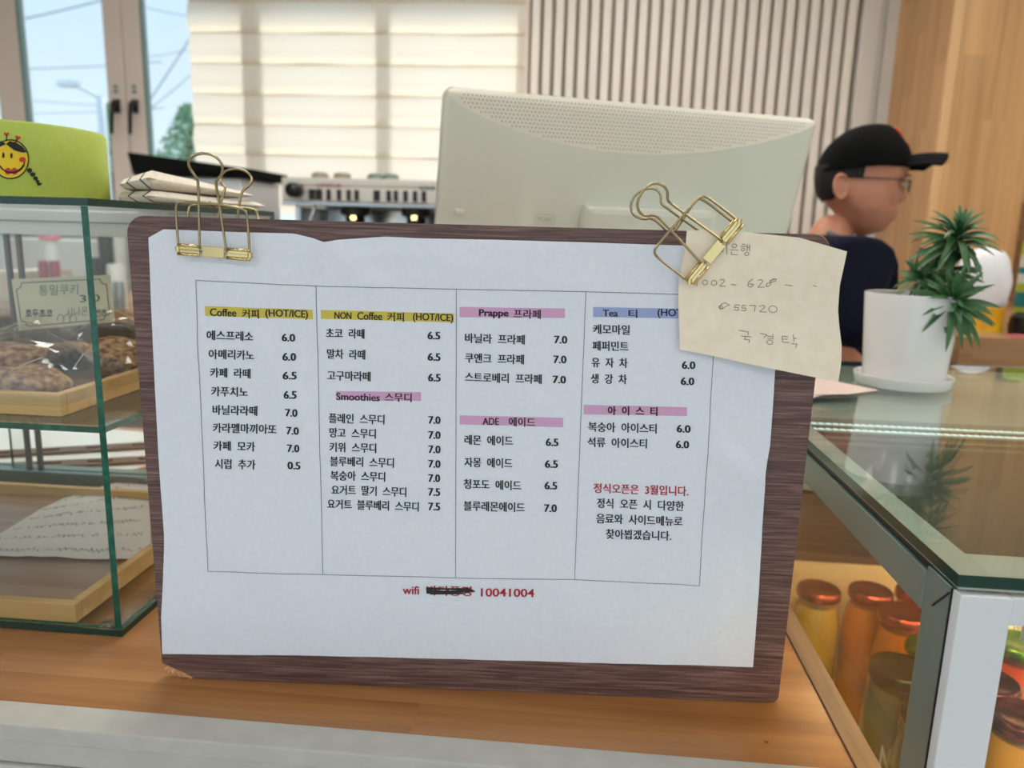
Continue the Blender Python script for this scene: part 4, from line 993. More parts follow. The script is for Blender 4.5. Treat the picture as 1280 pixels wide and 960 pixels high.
# perforation holes, too many to be picked apart singly
V = []; Fc = []
for r in range(13):
    cnt = 104
    for i in range(cnt):
        s = MW*(i+.5*(r % 2)+.5)/cnt; t = .0055+r*.0042
        if t > mcurve(s)-.003 or s < .02 or s > MW-.02: continue
        n0 = len(V); c = mw(s, t, mdep(s, t)+.0003)
        for k in range(6):
            a = k*math.pi/3; V.append(mw(s+.0009*math.cos(a), t+.0009*math.sin(a), mdep(s+.0009*math.cos(a), t+.0009*math.sin(a))+.0003))
        Fc.append(tuple(range(n0+5, n0-1, -1)))
stuff(mesh('vent_holes', V, Fc, P('vent_hole', (120, 108, 88), .8), mon))
def mpx(px, py, n):   # pixel -> monitor plane coordinates
    d = ray(px, py); o = Vector((0, 0, CAMZ)); c = MO+mN*n; t = (c-o).dot(mN)/d.dot(mN); q = o+d*t-c; return q.dot(ma), -q.dot(mu)
s0, t0 = mpx(740, 262, .06); s1, t1 = mpx(905, 268, .06)
Pm(s0, s1, t0, MH-.02, .02, .048, 'stand_mount', M['monitor'], bevel=.008)
s2, t2 = mpx(758, 257, .026); s3, t3 = mpx(832, 259, .026)
Pm(s2, s3, t2-.002, t2+.004, .0200, .0335, 'mount_slot', M['darkslot'])
s4, t4 = mpx(572, 265, 0)
Pm(s4-.006, s4+.006, t4-.006, t4+.001, -.001, .0115, 'latch_tab', M['monitor'], bevel=.002)
# PUSH mark
sp_, tp_ = mpx(682, 275, .026)
Pu = Print(lambda a, b: mw(a, b, mdep(a, b)+.0006)); v, f = text2d('PUSH', .02)
Pu.add([(sp_-.009+.018*x, tp_+.003-.006*y) for x, y in v], f)
L_ = [(-.013, .006), (-.013, -.003), (-.008, -.0065), (.008, -.0065), (.013, -.003), (.013, .006), (-.013, .006)]
for i in range(6): pxline(Pu, (sp_+L_[i][0], tp_+L_[i][1]), (sp_+L_[i+1][0], tp_+L_[i+1][1]), .0007)
Pu.build('push_mark', P('embossed_grey', (196, 198, 186), .4), mon)
# seam
pts = []
for i in range(16):
    x = i/15; s = .004+.20*x; t = .262+.030*math.sin(x*1.4)
    pts.append(mw(s, t, mdep(s, t)+.0001))
tube('cover_seam', pts, .0006, M['darkslot'], mon, seg=5)
# stand
c = mw(MW/2, MH*.75, .0)
tubes('stand_neck', [[mw(MW*.55, MH-.06, .03), Vector((c.x, c.y+.03, 1.2)), Vector((c.x, c.y+.04, CT+.012))]], .022, M['monitor'], mon, seg=16)
lathe('stand_base', [(.11, 0), (.115, .003), (.11, .010), (.03, .014), (0, .014)], (c.x, c.y+.03, CT+.0003), M['monitor'], mon)

# ================================================================== DISPLAY FRIDGE
fx0, fx1, fy0, fy1, fz0, fz1 = .2105, 1.32, .392, 1.14, .72, 1.2275
fr_ = thing('display_fridge', ((fx0+fx1)/2, (fy0+fy1)/2, 0), 'glass topped chilled display cabinet right of the counter with jars inside', 'display fridge')
box('base_cabinet', fx0+.004, fx1, fy0+.01, fy1, 0, fz0, M['whitemetal'], fr_)
pane('top_glass', fx0-.001, fx1, fy0+.004, fy1, fz1-.007, fz1, fr_, M['topglass'], M['edge_dark'])
zb = fz1-.0092
for b in ((fx0+.001, fx0+.026, fy0+.006, fy1-.002), (fx0+.0262, fx1-.002, fy0+.006, fy0+.052)): box('glass_border', *b, zb, zb+.0018, M['border'], fr_)
box('rear_cover', fx0+.0262, fx1-.002, .79, fy1-.002, zb-.004, zb+.0018, M['border'], fr_)
box('brown_reflection_plate', fx0+.02, fx1-.02, fy0+.05, .784, 1.196, 1.200, M['innerbrown'], fr_)  # added plate, its brown stands in for reflections in the top glass
box('side_top_rail', fx0, fx0+.013, .4325, fy1-.004, 1.188, 1.2125, M['greymetal'], fr_, bevel=.001)
box('side_rail_lip', fx0+.003, fx0+.013, .4325, fy1-.004, 1.2127, 1.2178, M['black'], fr_)
box('corner_post', fx0, fx0+.0255, .4028, .432, fz0, 1.2165, M['greymetal'], fr_, bevel=.0008)
box('front_post', fx0+.0005, fx0+.0275, fy0+.002, .4025, fz0, 1.2165, M['whitemetal'], fr_, bevel=.0008)  # front of the post set white, its side grey-green
box('front_top_rail', fx0+.0277, fx1, fy0+.003, .4025, 1.2005, 1.2165, M['whitemetal'], fr_, bevel=.0008)
box('front_bottom_rail', fx0+.0277, fx1, fy0+.002, .4025, fz0, fz0+.03, M['whitemetal'], fr_, bevel=.0008)
box('post_gasket', fx0-.0003, fx0+.0006, .4021, .4031, fz0, 1.2165, M['black'], fr_)
tube('mitre_seam', [(fx0-.0003, .4045, 1.213), (fx0-.0003, .420, 1.1975)], .0006, M['black'], fr_, seg=5)
pane('front_glass', fx0+.0277, fx1, fy0+.0045, fy0+.0085, fz0+.03, 1.2003, fr_)
pane('side_glass', fx0+.003, fx0+.007, .4325, fy1-.004, fz0+.002, 1.1878, fr_)
box('floor_liner', fx0+.008, fx1-.01, .404, fy1-.01, fz0+.0005, .735, M['creamliner'], fr_)
box('back_liner', fx0+.008, fx1-.01, fy1-.03, fy1-.004, .7352, .925, M['creamliner'], fr_)
box('back_door', fx0+.008, fx1-.01, fy1-.03, fy1-.004, .9375, zb-.006, M['darkback'], fr_)
box('back_rail', fx0+.008, fx1-.01, fy1-.034, fy1-.004, .9252, .9373, M['innerbrown'], fr_)
box('right_panel', fx1-.01, fx1, .404, fy1-.004, fz0+.001, zb-.006, M['whitemetal'], fr_)
# lamp tube under the front rail lights the jars
lt_ = box('lamp_housing', fx0+.05, fx1-.02, .405, .42, 1.180, 1.1955, M['whitemetal'], fr_)
box('rear_fill_strip', fx0+.06, fx1-.03, .74, .752, 1.193, 1.1955, M['warmled'], fr_)  # hidden extra strip added to brighten the jars and back liner
box('lamp_strip', fx0+.06, fx1-.03, .407, .418, 1.1785, 1.1798, M['warmled'], fr_)
# LED strips seen through the rear of the top glass
for yy, lb in ((.757, 'front one of two dotted led strips under the fridge top glass'), (.780, 'rear one of two dotted led strips under the fridge top glass')):
    t = thing('led_strip', (.7, yy, zb-.004), lb, 'led strip', 'led strips under the fridge glass')
    box('strip_body', fx0+.028, fx1-.022, yy-.0045, yy+.0045, 1.2142, 1.2158, M['ledbody'], t)
    bs = []
    for i in range(150): x = fx0+.031+i*.0071; bs.append((x-.0024, x+.0024, yy-.003, yy+.003, 1.2159, 1.2167))
    stuff(boxes('led_chips', bs, M['led'], t))
# ---- juice jars
def liq(c, c2): return noisy('juice', c, c2, nscale=12, rough=.12, Subsurface_Weight=.0, Coat_Weight=.6, Coat_Roughness=.03)
LQ = {'pale': liq((196, 160, 50), (206, 172, 66)), 'orange': liq((214, 120, 10), (226, 140, 24)), 'amber': liq((206, 116, 14), (220, 136, 30)), 'green': liq((70, 84, 26), (104, 116, 34)), 'red': liq((196, 70, 30), (214, 92, 46)), 'yellow': liq((214, 150, 16), (226, 168, 34)), 'brown': liq((150, 96, 40), (170, 116, 56))}
M['jarglass'] = glass('jar_glass', (248, 248, 244), 1.5)
fzz = .7355
def jar(lx, ly, lr, br, lidm, lq, label, word=None, top=.93):
    h = top-fzz
    t = thing('juice_jar', (lx, ly, fzz), label, 'jar', 'juice jars in the display fridge')
    prof = [(0, .001), (br-.004, .001), (br-.001, .006), (br, .02), (br, h-.055), (br-.003, h-.038), (lr+.001, h-.022), (lr-.002, h-.016), (lr-.002, h-.006)]
    lathe('jar_glass', prof+[(lr-.004, h-.006)], (lx, ly, fzz), M['jarglass'], t, seg=36)
    pi_ = [(0, .004)]+[(max(0, r-.0018), z+.001) for r, z in prof[1:6]]+[(lr-.003, h-.023), (0, h-.023)]
    lathe('juice', pi_, (lx, ly, fzz), LQ[lq], t, seg=36)
    lathe('lid', [(lr-.001, h-.013), (lr+.0015, h-.0125), (lr+.002, h-.010), (lr+.0012, h-.003), (lr-.001, h-.0005), (lr-.005, h), (lr-.009, h-.0022), (0, h-.0022)], (lx, ly, fzz), lidm, t, seg=40)
    if word:
        v, f = text2d(word, .03); W = .022; A = -math.pi/2-.35
        mesh('jar_lettering', [(lx+(br+.0006)*math.cos(A+(x-.5)*W*len(word)/2/br), ly+(br+.0006)*math.sin(A+(x-.5)*W*len(word)/2/br), fzz+h*.42+y*.03) for x, y in v], f, M['white'], t)
def lidpos(px, py, z): q = PZ(px, py, z); return q.x, q.y
R1, R2 = .0275, .032
for (px, py, lr, br, lm, lq, lab, wd, zt) in [
    (1024, 734, R1, .033, 'lidred', 'pale', 'pale yellow juice jar with copper lid nearest the dark board', None, .93),
    (1089, 736, R1, .034, 'lidred', 'orange', 'bright orange juice jar with copper lid in the back row', None, .93),
    (1148, 737, R1, .033, 'lidred', 'amber', 'amber jar with copper lid mostly behind the corner post', None, .93),
    (1130, 764, R1+.002, .034, 'lidred', 'amber', 'amber juice jar with copper lid in front of the back row', None, .93),
    (1166, 806, R1, .034, 'lidgreen', 'amber', 'amber jar with a yellow green lid half behind the corner post', None, .935),
    (1126, 832, R2, .035, 'liddark', 'green', 'dark green juice jar with dark green lid and white lettering', 'NO', .93),
    (1170, 886, R2, .035, 'liddark', 'green', 'dark green juice jar low beside the corner post', 'N', .93),
    (1279, 802, R2, .035, 'lidgreen', 'red', 'red juice jar with a yellow green lid behind the front glass', None, .93),
    (1234, 848, R2, .035, 'lidmaroon', 'brown', 'brown juice jar with maroon lid beside the white post', None, .93),
    (1281, 893, R2, .035, 'lidmaroon', 'yellow', 'yellow juice jar with maroon lid at the bottom right corner', 'NO', .93)]:
    x, y = lidpos(px, py, zt)
    jar(x, y, lr, br, M[lm], lq, lab, wd, zt)
# paper sign inside the fridge
sg = thing('paper_sign', (PY(1270, 850, .93).x, .93, .80), 'small white handwritten paper sign behind the jars in the fridge', 'sign')
def sgp(px, py, o=0): p = PY(px, py, .93); return Vector((p.x, p.y-o, p.z))
c4 = [(1232, 757), (1330, 745), (1330, 900), (1225, 900)]
V = [sgp(*p) for p in c4]+[sgp(*p)+Vector((0, .001, 0)) for p in c4]
mesh('card', V, [(0, 3, 2, 1), (4, 5, 6, 7), (0, 1, 5, 4), (1, 2, 6, 5), (2, 3, 7, 6), (3, 0, 4, 7)], M['note'], sg)
Sg = Print(lambda x, y: sgp(x, y, .0005)); ptext(Sg, 'Nam 22oz', 1237, 1286, 770, 9, -.12, .01); ptext(Sg, '10', 1267, 1276, 784, 6, -.1)
Sg.build('handwriting', M['ink'], sg)
box('sign_holder', sgp(1275, 850).x-.02, sgp(1275, 850).x+.02, .9315, .95, .7355, .84, M['bagfilm'], sg)

# ---- pot plant on the fridge
pc = Vector((.408, .965, fz1)); 
plant = thing('potted_succulent', pc, 'leafy green succulent in a white cylindrical pot on the fridge', 'potted plant')
lathe('saucer', [(0, .0003), (.053, .0003), (.0555, .003), (.0570, .0135), (.0555, .0140), (.053, .0125), (.0505, .004), (0, .004)], pc, M['pot'], plant, seg=56)
lathe('pot', [(0, .0045), (.044, .0045), (.0465, .006), (.0545, .112), (.0540, .1135), (.0515, .1130), (.0490, .095), (0, .095)], pc, M['pot'], plant, seg=64)
lathe('soil', [(.0495, .0952), (.049, .099), (.03, .1035), (.01, .105), (0, .105)], pc, M['soil'], plant, seg=32)
r1 = PY(1197, 293, .945); r2 = PY(1189, 377, .925)
st0 = pc+Vector((.0, 0, .10))
tube('stem', smoothpts([st0, st0+Vector((.02, -.01, .012)), r2+Vector((-.012, .025, -.012)), r2+Vector((-.006, .03, .02)), r1+Vector((0, .004, -.02)), r1+Vector((0, .004, 0))], 2), .0045, M['stem'], plant)
tube('stem', smoothpts([r2+Vector((-.012, .025, -.006)), r2+Vector((0, .012, .0)), r2], 1), .0042, M['stem'], plant)
# leaf meshes (lanceolate, folded, curved) reused
def leafmesh(L_, W_, droop):
    V = []; Fc = []; n = 9
    for i in range(n+1):
        t = i/n; w_ = W_*(math.sin(math.pi*min(1, t*.9+.07))**.8)*(1 if t < .98 else .1)
        z = .10*L_*t-droop*L_*t*t; x = L_*t*(1-.12*droop*t)
        V += [Vector((x, -w_, z+w_*.55)), Vector((x, 0, z)), Vector((x, w_, z+w_*.55))]
    for i in range(n):
        for k in range(2): Fc.append((i*3+k, (i+1)*3+k, (i+1)*3+k+1, i*3+k+1))
    me = bpy.data.meshes.new('leaf'); me.from_pydata(V, [], Fc); me.materials.append(M['leaf'])
    for p in me.polygons: p.use_smooth = True
    return me
LM = [leafmesh(.052, .0042, .3), leafmesh(.048, .0044, .55), leafmesh(.040, .0040, .15), leafmesh(.055, .0040, .7)]
def rosette(c, axis, n, sc_=1.0, tmin=8):
    ax = Vector(axis).normalized(); ref = ax.orthogonal().normalized(); bi = ax.cross(ref)
    for i in range(n):
        f = i/(n-1); th = math.radians(tmin+(115-tmin)*f**.8+random.uniform(-8, 8)); ph = i*2.39996+random.uniform(-.25, .25)
        d = ax*math.cos(th)+(ref*math.cos(ph)+bi*math.sin(ph))*math.sin(th)
        y_ = ax-d*ax.dot(d); up_ = y_.normalized() if y_.length > 1e-3 else ref
        sd = up_.cross(d)
        mt = Matrix((d, sd, up_)).transposed()
        s = sc_*(.62+.42*min(1, f*2.2))*random.uniform(.9, 1.1)
        o = bpy.data.objects.new('leaf', LM[(i*7) % 4]); C.objects.link(o); o.parent = plant
        m4 = mt.to_4x4() @ Matrix.Scale(s, 4); m4.translation = c-ax*(.016*f)+d*.002-plant.location
        o.matrix_basis = m4
rosette(r1, (-.05, -.45, .9), 72, .92)
rosette(r2, (-.12, -.85, .5), 72, .95)
rosette(r2+Vector((-.022, .03, .025)), (-.75, -.2, .5), 40, .8)
rosette((r1+r2)/2+Vector((-.004, .022, .0)), (-.4, -.4, .4), 40, .8, 40)
# cards lying on the fridge behind the board
for i, (L_, mt_, lb) in enumerate([([(985, 488), (1018, 471), (1098, 488), (1060, 493), (985, 494)], 'pinkcard', 'pale pink slip of paper lying on the fridge beside the white pot'),
                          ([(985, 505), (1040, 491), (1070, 484), (1056, 480), (990, 498)], 'white', 'thin white slip tucked under the pink paper on the fridge')]):
    z = fz1+.0006+(.0012 if i == 0 else 0)
    V = [PZ(x, y, z) for x, y in L_]; V += [v+Vector((0, 0, .0004)) for v in V]; n = len(L_)
    tag(mesh('paper_slip', V, [tuple(range(n))[::-1], tuple(range(n, 2*n))]+[(k, (k+1) % n, n+(k+1) % n, n+k) for k in range(n)], M[mt_]), lb, 'paper')

# ================================================================== PERSON
PYY = 1.85
def pp(px, py, dy=0): return PY(px, py, PYY+dy)
man = thing('person', (pp(1050, 300).x, PYY, 0), 'person in black cap, glasses and navy shirt facing right behind the fridge', 'person')
H0 = pp(1052, 237)                 # ear
kx_ = (pp(1152, 237)-H0).x/100; kz = (H0-pp(1052, 337)).z/100
frontp = [(163, 1072), (166, 1086), (172, 1101), (180, 1113), (190, 1121), (200, 1126), (210, 1128.5), (217, 1128), (223, 1126), (229, 1123.5), (236, 1123.5), (246, 1123), (254, 1119), (259, 1118), (264, 1122.5), (268, 1119), (272, 1121), (277, 1114.5), (282, 1113), (287, 1108), (291, 1096), (294, 1085)]
backp = [(163, 1066), (166, 1056), (172, 1045), (180, 1035), (190, 1027), (200, 1022), (210, 1020), (223, 1020), (236, 1022), (246, 1027), (254, 1035), (264, 1045), (272, 1052), (282, 1062), (291, 1072), (294, 1078)]
widp = [(163, .006), (166, .030), (172, .048), (180, .062), (190, .071), (200, .076), (215, .077), (230, .074), (246, .071), (258, .066), (268, .058), (277, .048), (284, .038), (291, .022), (294, .006)]
def it1(L_, y):
    for i in range(len(L_)-1):
        if L_[i][0] <= y <= L_[i+1][0]: t = (y-L_[i][0])/(L_[i+1][0]-L_[i][0]); return L_[i][1]*(1-t)+L_[i+1][1]*t
    return L_[-1][1]
HY = math.radians(-8)
def headpt(fx, sy, py):        # fx in px units from ear, sy lateral metres (negative = towards camera)
    x = (fx-1052)*kx_; z = (237-py)*kz
    c, s = math.cos(HY), math.sin(HY)
    return H0+Vector((x*c-sy*s, x*s+sy*c, z+.0))
V = []; Fc = []; NR, NT = 90, 120
for j in range(NR+1):
    py = 163+(294-163)*j/NR
    fa, bb, wd = it1(frontp, py), it1(backp, py), it1(widp, py)
    cx = fa*.45+bb*.55
    for k in range(NT):
        a = 2*math.pi*k/NT; ca, sa = math.cos(a), math.sin(a)
        ex = .82 if ca > 0 else .95
        fx = cx+((fa-cx) if ca > 0 else (cx-bb))*math.copysign(abs(ca)**ex, ca); sy = wd*math.copysign(abs(sa)**.9, sa)
        if ca > 0:
            # nose
            fx += 10.0*math.exp(-((py-247)/5.5)**2)*math.exp(-(sy/.013)**2) + 4.5*math.exp(-((py-238)/7)**2)*math.exp(-(sy/.009)**2)
            fx += 2.0*math.exp(-((py-249)/3.5)**2)*math.exp(-((abs(sy)-.012)/.006)**2)
            # eye sockets, brows, cheekbones
            fx -= 5.5*math.exp(-((py-230)/5)**2)*math.exp(-((abs(sy)-.032)/.014)**2)
            fx += 1.2*math.exp(-((py-230.5)/2.6)**2)*math.exp(-((abs(sy)-.032)/.010)**2)
            fx += 1.5*math.exp(-((py-220)/3.5)**2)*math.exp(-((abs(sy)-.03)/.02)**2)
            fx += 1.2*math.exp(-((py-245)/7)**2)*math.exp(-((abs(sy)-.045)/.014)**2)
            lipw = math.exp(-(sy/.024)**4)
            fx -= (1-lipw)*1.5*math.exp(-((py-268)/8)**2)
            fx -= 1.6*lipw*math.exp(-((py-268)/1.2)**2)
        V.append(headpt(fx, sy, py))
for j in range(NR):
    for k in range(NT): k2 = (k+1) % NT; Fc.append((j*NT+k, (j+1)*NT+k, (j+1)*NT+k2, j*NT+k2))
Fc.append(tuple(range(NT))); Fc.append(tuple(NR*NT+k for k in range(NT))[::-1])
me = bpy.data.meshes.new('head'); me.from_pydata(V, [], Fc)
def skinned(joints, edges, root, lv=2):
    mm = bpy.data.meshes.new('s'); mm.from_pydata([j[0] for j in joints], edges, []); o = bpy.data.objects.new('s', mm); C.objects.link(o)
    md = o.modifiers.new('k', 'SKIN'); 
    for i, j in enumerate(joints):
        r = j[1]; mm.skin_vertices[0].data[i].radius = r if isinstance(r, tuple) else (r, r); mm.skin_vertices[0].data[i].use_root = (i == root)
    md.use_smooth_shade = True
    s = o.modifiers.new('u', 'SUBSURF'); s.levels = lv; s.render_levels = lv
    dg = bpy.context.evaluated_depsgraph_get(); dg.update(); r = bpy.data.meshes.new_from_object(o.evaluated_get(dg))
    bpy.data.objects.remove(o); return r
neckT = headpt(1056, 0, 268); neckB = pp(1026, 308)
X0 = pp(1022, 330).x
pel = Vector((X0-.03, PYY, .86)); chest = Vector((X0+.035, PYY, 1.17)); upb = Vector((X0, PYY, 1.30))
shN = Vector((X0+.03, PYY-.165, 1.315)); shF = Vector((X0+.03, PYY+.165, 1.315))
elN = PY(1043, 447, PYY-.21); elF = Vector((X0+.07, PYY+.22, 1.08))
wrN = PY(1070, 452, PYY-.14); wrF = Vector((X0+.17, PYY-.03, 1.07))
J = [(pel, .12), (chest, .10), (upb+Vector((0, 0, -.03)), .07), (neckB, .050), (neckT, .050), (shN, .052), (elN, .040), (wrN, .024), (shF, .052), (elF, .040), (wrF, .026),
     (pel+Vector((0, -.09, -.04)), .085), (pel+Vector((.03, -.10, -.40)), .058), (pel+Vector((0, -.10, -.78)), .038), (pel+Vector((.10, -.10, -.82)), .034),
     (pel+Vector((0, .09, -.04)), .085), (pel+Vector((.0, .10, -.40)), .058), (pel+Vector((-.05, .10, -.78)), .038), (pel+Vector((.05, .10, -.82)), .034)]
ED = [(0, 1), (1, 2), (2, 3), (3, 4), (2, 5), (5, 6), (6, 7), (2, 8), (8, 9), (9, 10), (0, 11), (11, 12), (12, 13), (13, 14), (0, 15), (15, 16), (16, 17), (17, 18)]
bodym = skinned(J, ED, 0)
parts = [me, bodym]
for wr, el, sg_ in ((wrN, elN, 1), (wrF, elF, -1)):
    d = (wr-el).normalized(); sdv = d.cross(Vector((0, 0, 1))).normalized()*sg_; dn = Vector((0, 0, -1))
    palm = [(wr-d*.01, (.022, .018)), (wr+d*.04, (.032, .014)), (wr+d*.085, (.034, .012))]
    parts.append(skinned(palm, [(0, 1), (1, 2)], 0))
    for k, ln in ((-1.5, .060), (-.5, .072), (.5, .076), (1.5, .068)):
        b0 = wr+d*.075+sdv*(k*.017)
        parts.append(skinned([(b0, .0095), (b0+d*ln*.5+dn*.006, .0088), (b0+d*ln*.8+dn*.022, .0080), (b0+d*ln*.95+dn*.038, .0070)], [(0, 1), (1, 2), (2, 3)], 0, 1))
    b0 = wr+d*.025+sdv*.02
    parts.append(skinned([(b0, .012), (b0+d*.03+sdv*.025+dn*.006, .0105), (b0+d*.058+sdv*.03+dn*.016, .0085)], [(0, 1), (1, 2)], 0, 1))
# ears
for sgn in (-1, 1):
    V = []; Fc = []
    for i in range(13):
        for k in range(20):
            a = 2*math.pi*k/20; r = (i/12)
            ex = math.cos(a)*10.0*r*(1+.12*math.sin(a)); ey = -math.sin(a)*16.5*r
            lift = .006+.012*r*(1-.0)-.010*max(0, 1-abs(r-.62)/.3) if r < .98 else .004
            lift += (-math.cos(a))*.008*r
            V.append(headpt(1043.5+ex-.12*ey*-1*.6, sgn*(it1(widp, 237)*.94+lift), 236+ey))
    for i in range(12):
        for k in range(20): k2 = (k+1) % 20; Fc.append((i*20+k, i*20+k2, (i+1)*20+k2, (i+1)*20+k))
    n0 = len(V); V += [Vector(v)-Vector((-math.sin(HY), math.cos(HY), 0))*sgn*.0085 for v in V]
    Fc += [tuple(x+n0 for x in f[::-1]) for f in Fc]
    for k in range(20): k2 = (k+1) % 20; Fc.append((240+k, 240+k2, n0+240+k2, n0+240+k))
    e = bpy.data.meshes.new('ear'); e.from_pydata(V, [], Fc); parts.append(e)
bmj = bmesh.new()
for p_ in parts: bmj.from_mesh(p_)
mj = bpy.data.meshes.new('body'); bmj.to_mesh(mj); bmj.free()
tmp = bpy.data.objects.new('tmp', mj); C.objects.link(tmp)
rm = tmp.modifiers.new('r', 'REMESH'); rm.mode = 'VOXEL'; rm.voxel_size = .0034; rm.use_smooth_shade = True
sm = tmp.modifiers.new('s', 'SMOOTH'); sm.factor = .5; sm.iterations = 2
dg = bpy.context.evaluated_depsgraph_get(); dg.update(); bodyme = bpy.data.meshes.new_from_object(tmp.evaluated_get(dg)); bpy.data.objects.remove(tmp)
bodyme.transform(Matrix.Translation(-man.location)); bodyme.materials.clear(); bodyme.materials.append(M['skin'])
for p_ in bodyme.polygons: p_.use_smooth = True
bo = bpy.data.objects.new('body', bodyme); C.objects.link(bo); bo.parent = man
# shirt
def garment(name, J, ED, root, mat, voxel=.006):
    g = skinned(J, ED, root); o = bpy.data.objects.new('g', g); C.objects.link(o)
    r = o.modifiers.new('r', 'REMESH'); r.mode = 'VOXEL'; r.voxel_size = voxel
    s = o.modifiers.new('s', 'SMOOTH'); s.iterations = 4
    dg = bpy.context.evaluated_depsgraph_get(); dg.update(); m2 = bpy.data.meshes.new_from_object(o.evaluated_get(dg)); bpy.data.objects.remove(o)
    m2.transform(Matrix.Translation(-man.location)); m2.materials.clear(); m2.materials.append(mat)
    for p_ in m2.polygons: p_.use_smooth = True
    o = bpy.data.objects.new(name, m2); C.objects.link(o); o.parent = man; return o
eN = elN+(shN-elN)*.06; eF = elF+(shF-elF)*.1
garment('shirt', [(pel+Vector((0, 0, -.05)), (.15, .15)), (pel+Vector((.02, 0, .12)), .145), (chest, .145), (upb+Vector((-.02, 0, .035)), .14), (neckB+Vector((-.008, 0, .006)), .080), (shN+Vector((-.01, 0, .035)), .092), ((shN+eN)/2, .078), (eN, .072), (shF+Vector((0, 0, .02)), .088), ((shF+eF)/2, .075), (eF, .07)],
        [(0, 1), (1, 2), (2, 3), (3, 4), (3, 5), (5, 6), (6, 7), (3, 8), (8, 9), (9, 10)], 0, M['navy'])
garment('trousers', [(pel, .135), (pel+Vector((0, -.09, -.05)), .10), (pel+Vector((.03, -.10, -.40)), .075), (pel+Vector((0, -.10, -.78)), .06), (pel+Vector((0, .09, -.05)), .10), (pel+Vector((0, .10, -.40)), .075), (pel+Vector((-.05, .10, -.78)), .06)],
        [(0, 1), (1, 2), (2, 3), (0, 4), (4, 5), (5, 6)], 0, M['jeans'], .012)
for nm, dy in (('shoe', -.10), ('shoe', .10)):
    o_ = -.05 if dy > 0 else 0
    lathe(nm, [(0, 0), (.05, 0), (.055, .02), (.045, .06), (.03, .075), (0, .075)], (pel.x+.05+o_, PYY+dy, 0.001), M['black'], man, seg=20)
tube('collar_edge', smoothpts([PY(1036, 292, PYY-.055), PY(1048, 297, PYY-.10), PY(1058, 306, PYY-.13), PY(1066, 318, PYY-.13), PY(1072, 334, PYY-.12)], 2), .007, M['collar'], man)  # light edge of the shirt collar, built as a grey tube
# hair at the nape and in front of the ear
def headshell(name, test, grow, mat, ys, th=.003):
    V = []; Fc = []; ok = []
    n = 40
    for j, py in enumerate(ys):
        fa, bb, wd = it1(frontp, py), it1(backp, py), it1(widp, py); cx = fa*.45+bb*.55
        g = grow(py)
        for k in range(n):
            a = 2*math.pi*k/n; ca, sa = math.cos(a), math.sin(a); ex = .82 if ca > 0 else .95
            fx = cx+((fa-cx+g/kx_) if ca > 0 else (cx-bb+g/kx_))*math.copysign(abs(ca)**ex, ca); sy = (wd+g)*math.copysign(abs(sa)**.9, sa)
            V.append(headpt(fx, sy, py)); ok.append(test(fx, sy, py))
    for j in range(len(ys)-1):
        for k in range(n):
            k2 = (k+1) % n; q = (j*n+k, (j+1)*n+k, (j+1)*n+k2, j*n+k2)
            if all(ok[i] for i in q): Fc.append(q)
    o = mesh(name, V, Fc, mat, man, smooth=True)
    s = o.modifiers.new('t', 'SOLIDIFY'); s.thickness = th; s.offset = 0
    return o
headshell('hair', lambda fx, sy, py: (fx < 1043 and py < 256-(fx-1022)*.35) or (fx < 1074 and py < 226) or (1060 < fx < 1073 and py < 230), lambda py: .0035, M['hair'], [209+i*1.8 for i in range(28)], .004)
# cap
cap = thing('tmp', (0, 0, 0), 'x', 'x'); bpy.data.objects.remove(cap)
brimy = lambda fx: 213+(1072-fx)*.06 if fx > 1045 else 215+(1045-fx)*.75
capF = [(157.6, 1090), (160, 1101), (165, 1108), (172, 1114), (180, 1121), (187, 1126), (195, 1129.5), (205, 1130.5), (216, 1130)]
capB = [(157.6, 1082), (160, 1066), (165, 1052), (172, 1042), (180, 1033), (187, 1027.5), (195, 1023.5), (205, 1020), (216, 1017.5), (230, 1019)]
capW = [(157.6, .004), (160, .028), (165, .050), (172, .064), (180, .074), (187, .080), (195, .0845), (205, .087), (230, .087)]
V = []; Fc = []; NC, NRc = 56, 30
for j in range(NRc+1):
    for k in range(NC):
        a = 2*math.pi*k/NC; ca, sa = math.cos(a), math.sin(a)
        end = 211 if ca > .25 else 211+6*(.25-ca)
        u = (j/NRc)**1.5; py = 157.6+(end-157.6)*u
        fa, bb, wd = it1(capF, py), it1(capB, py), it1(capW, py); cx = fa*.45+bb*.55
        fx = cx+((fa-cx) if ca > 0 else (cx-bb))*math.copysign(abs(ca)**.92, ca); V.append(headpt(fx, wd*math.copysign(abs(sa)**.92, sa), py))
for j in range(NRc):
    for k in range(NC): k2 = (k+1) % NC; Fc.append((j*NC+k, (j+1)*NC+k, (j+1)*NC+k2, j*NC+k2))
Fc.append(tuple(range(NC)))
crown = mesh('cap', V, Fc, M['cap'], man, smooth=True)
sd_ = crown.modifiers.new('t', 'SOLIDIFY'); sd_.thickness = .0025; sd_.offset = -1
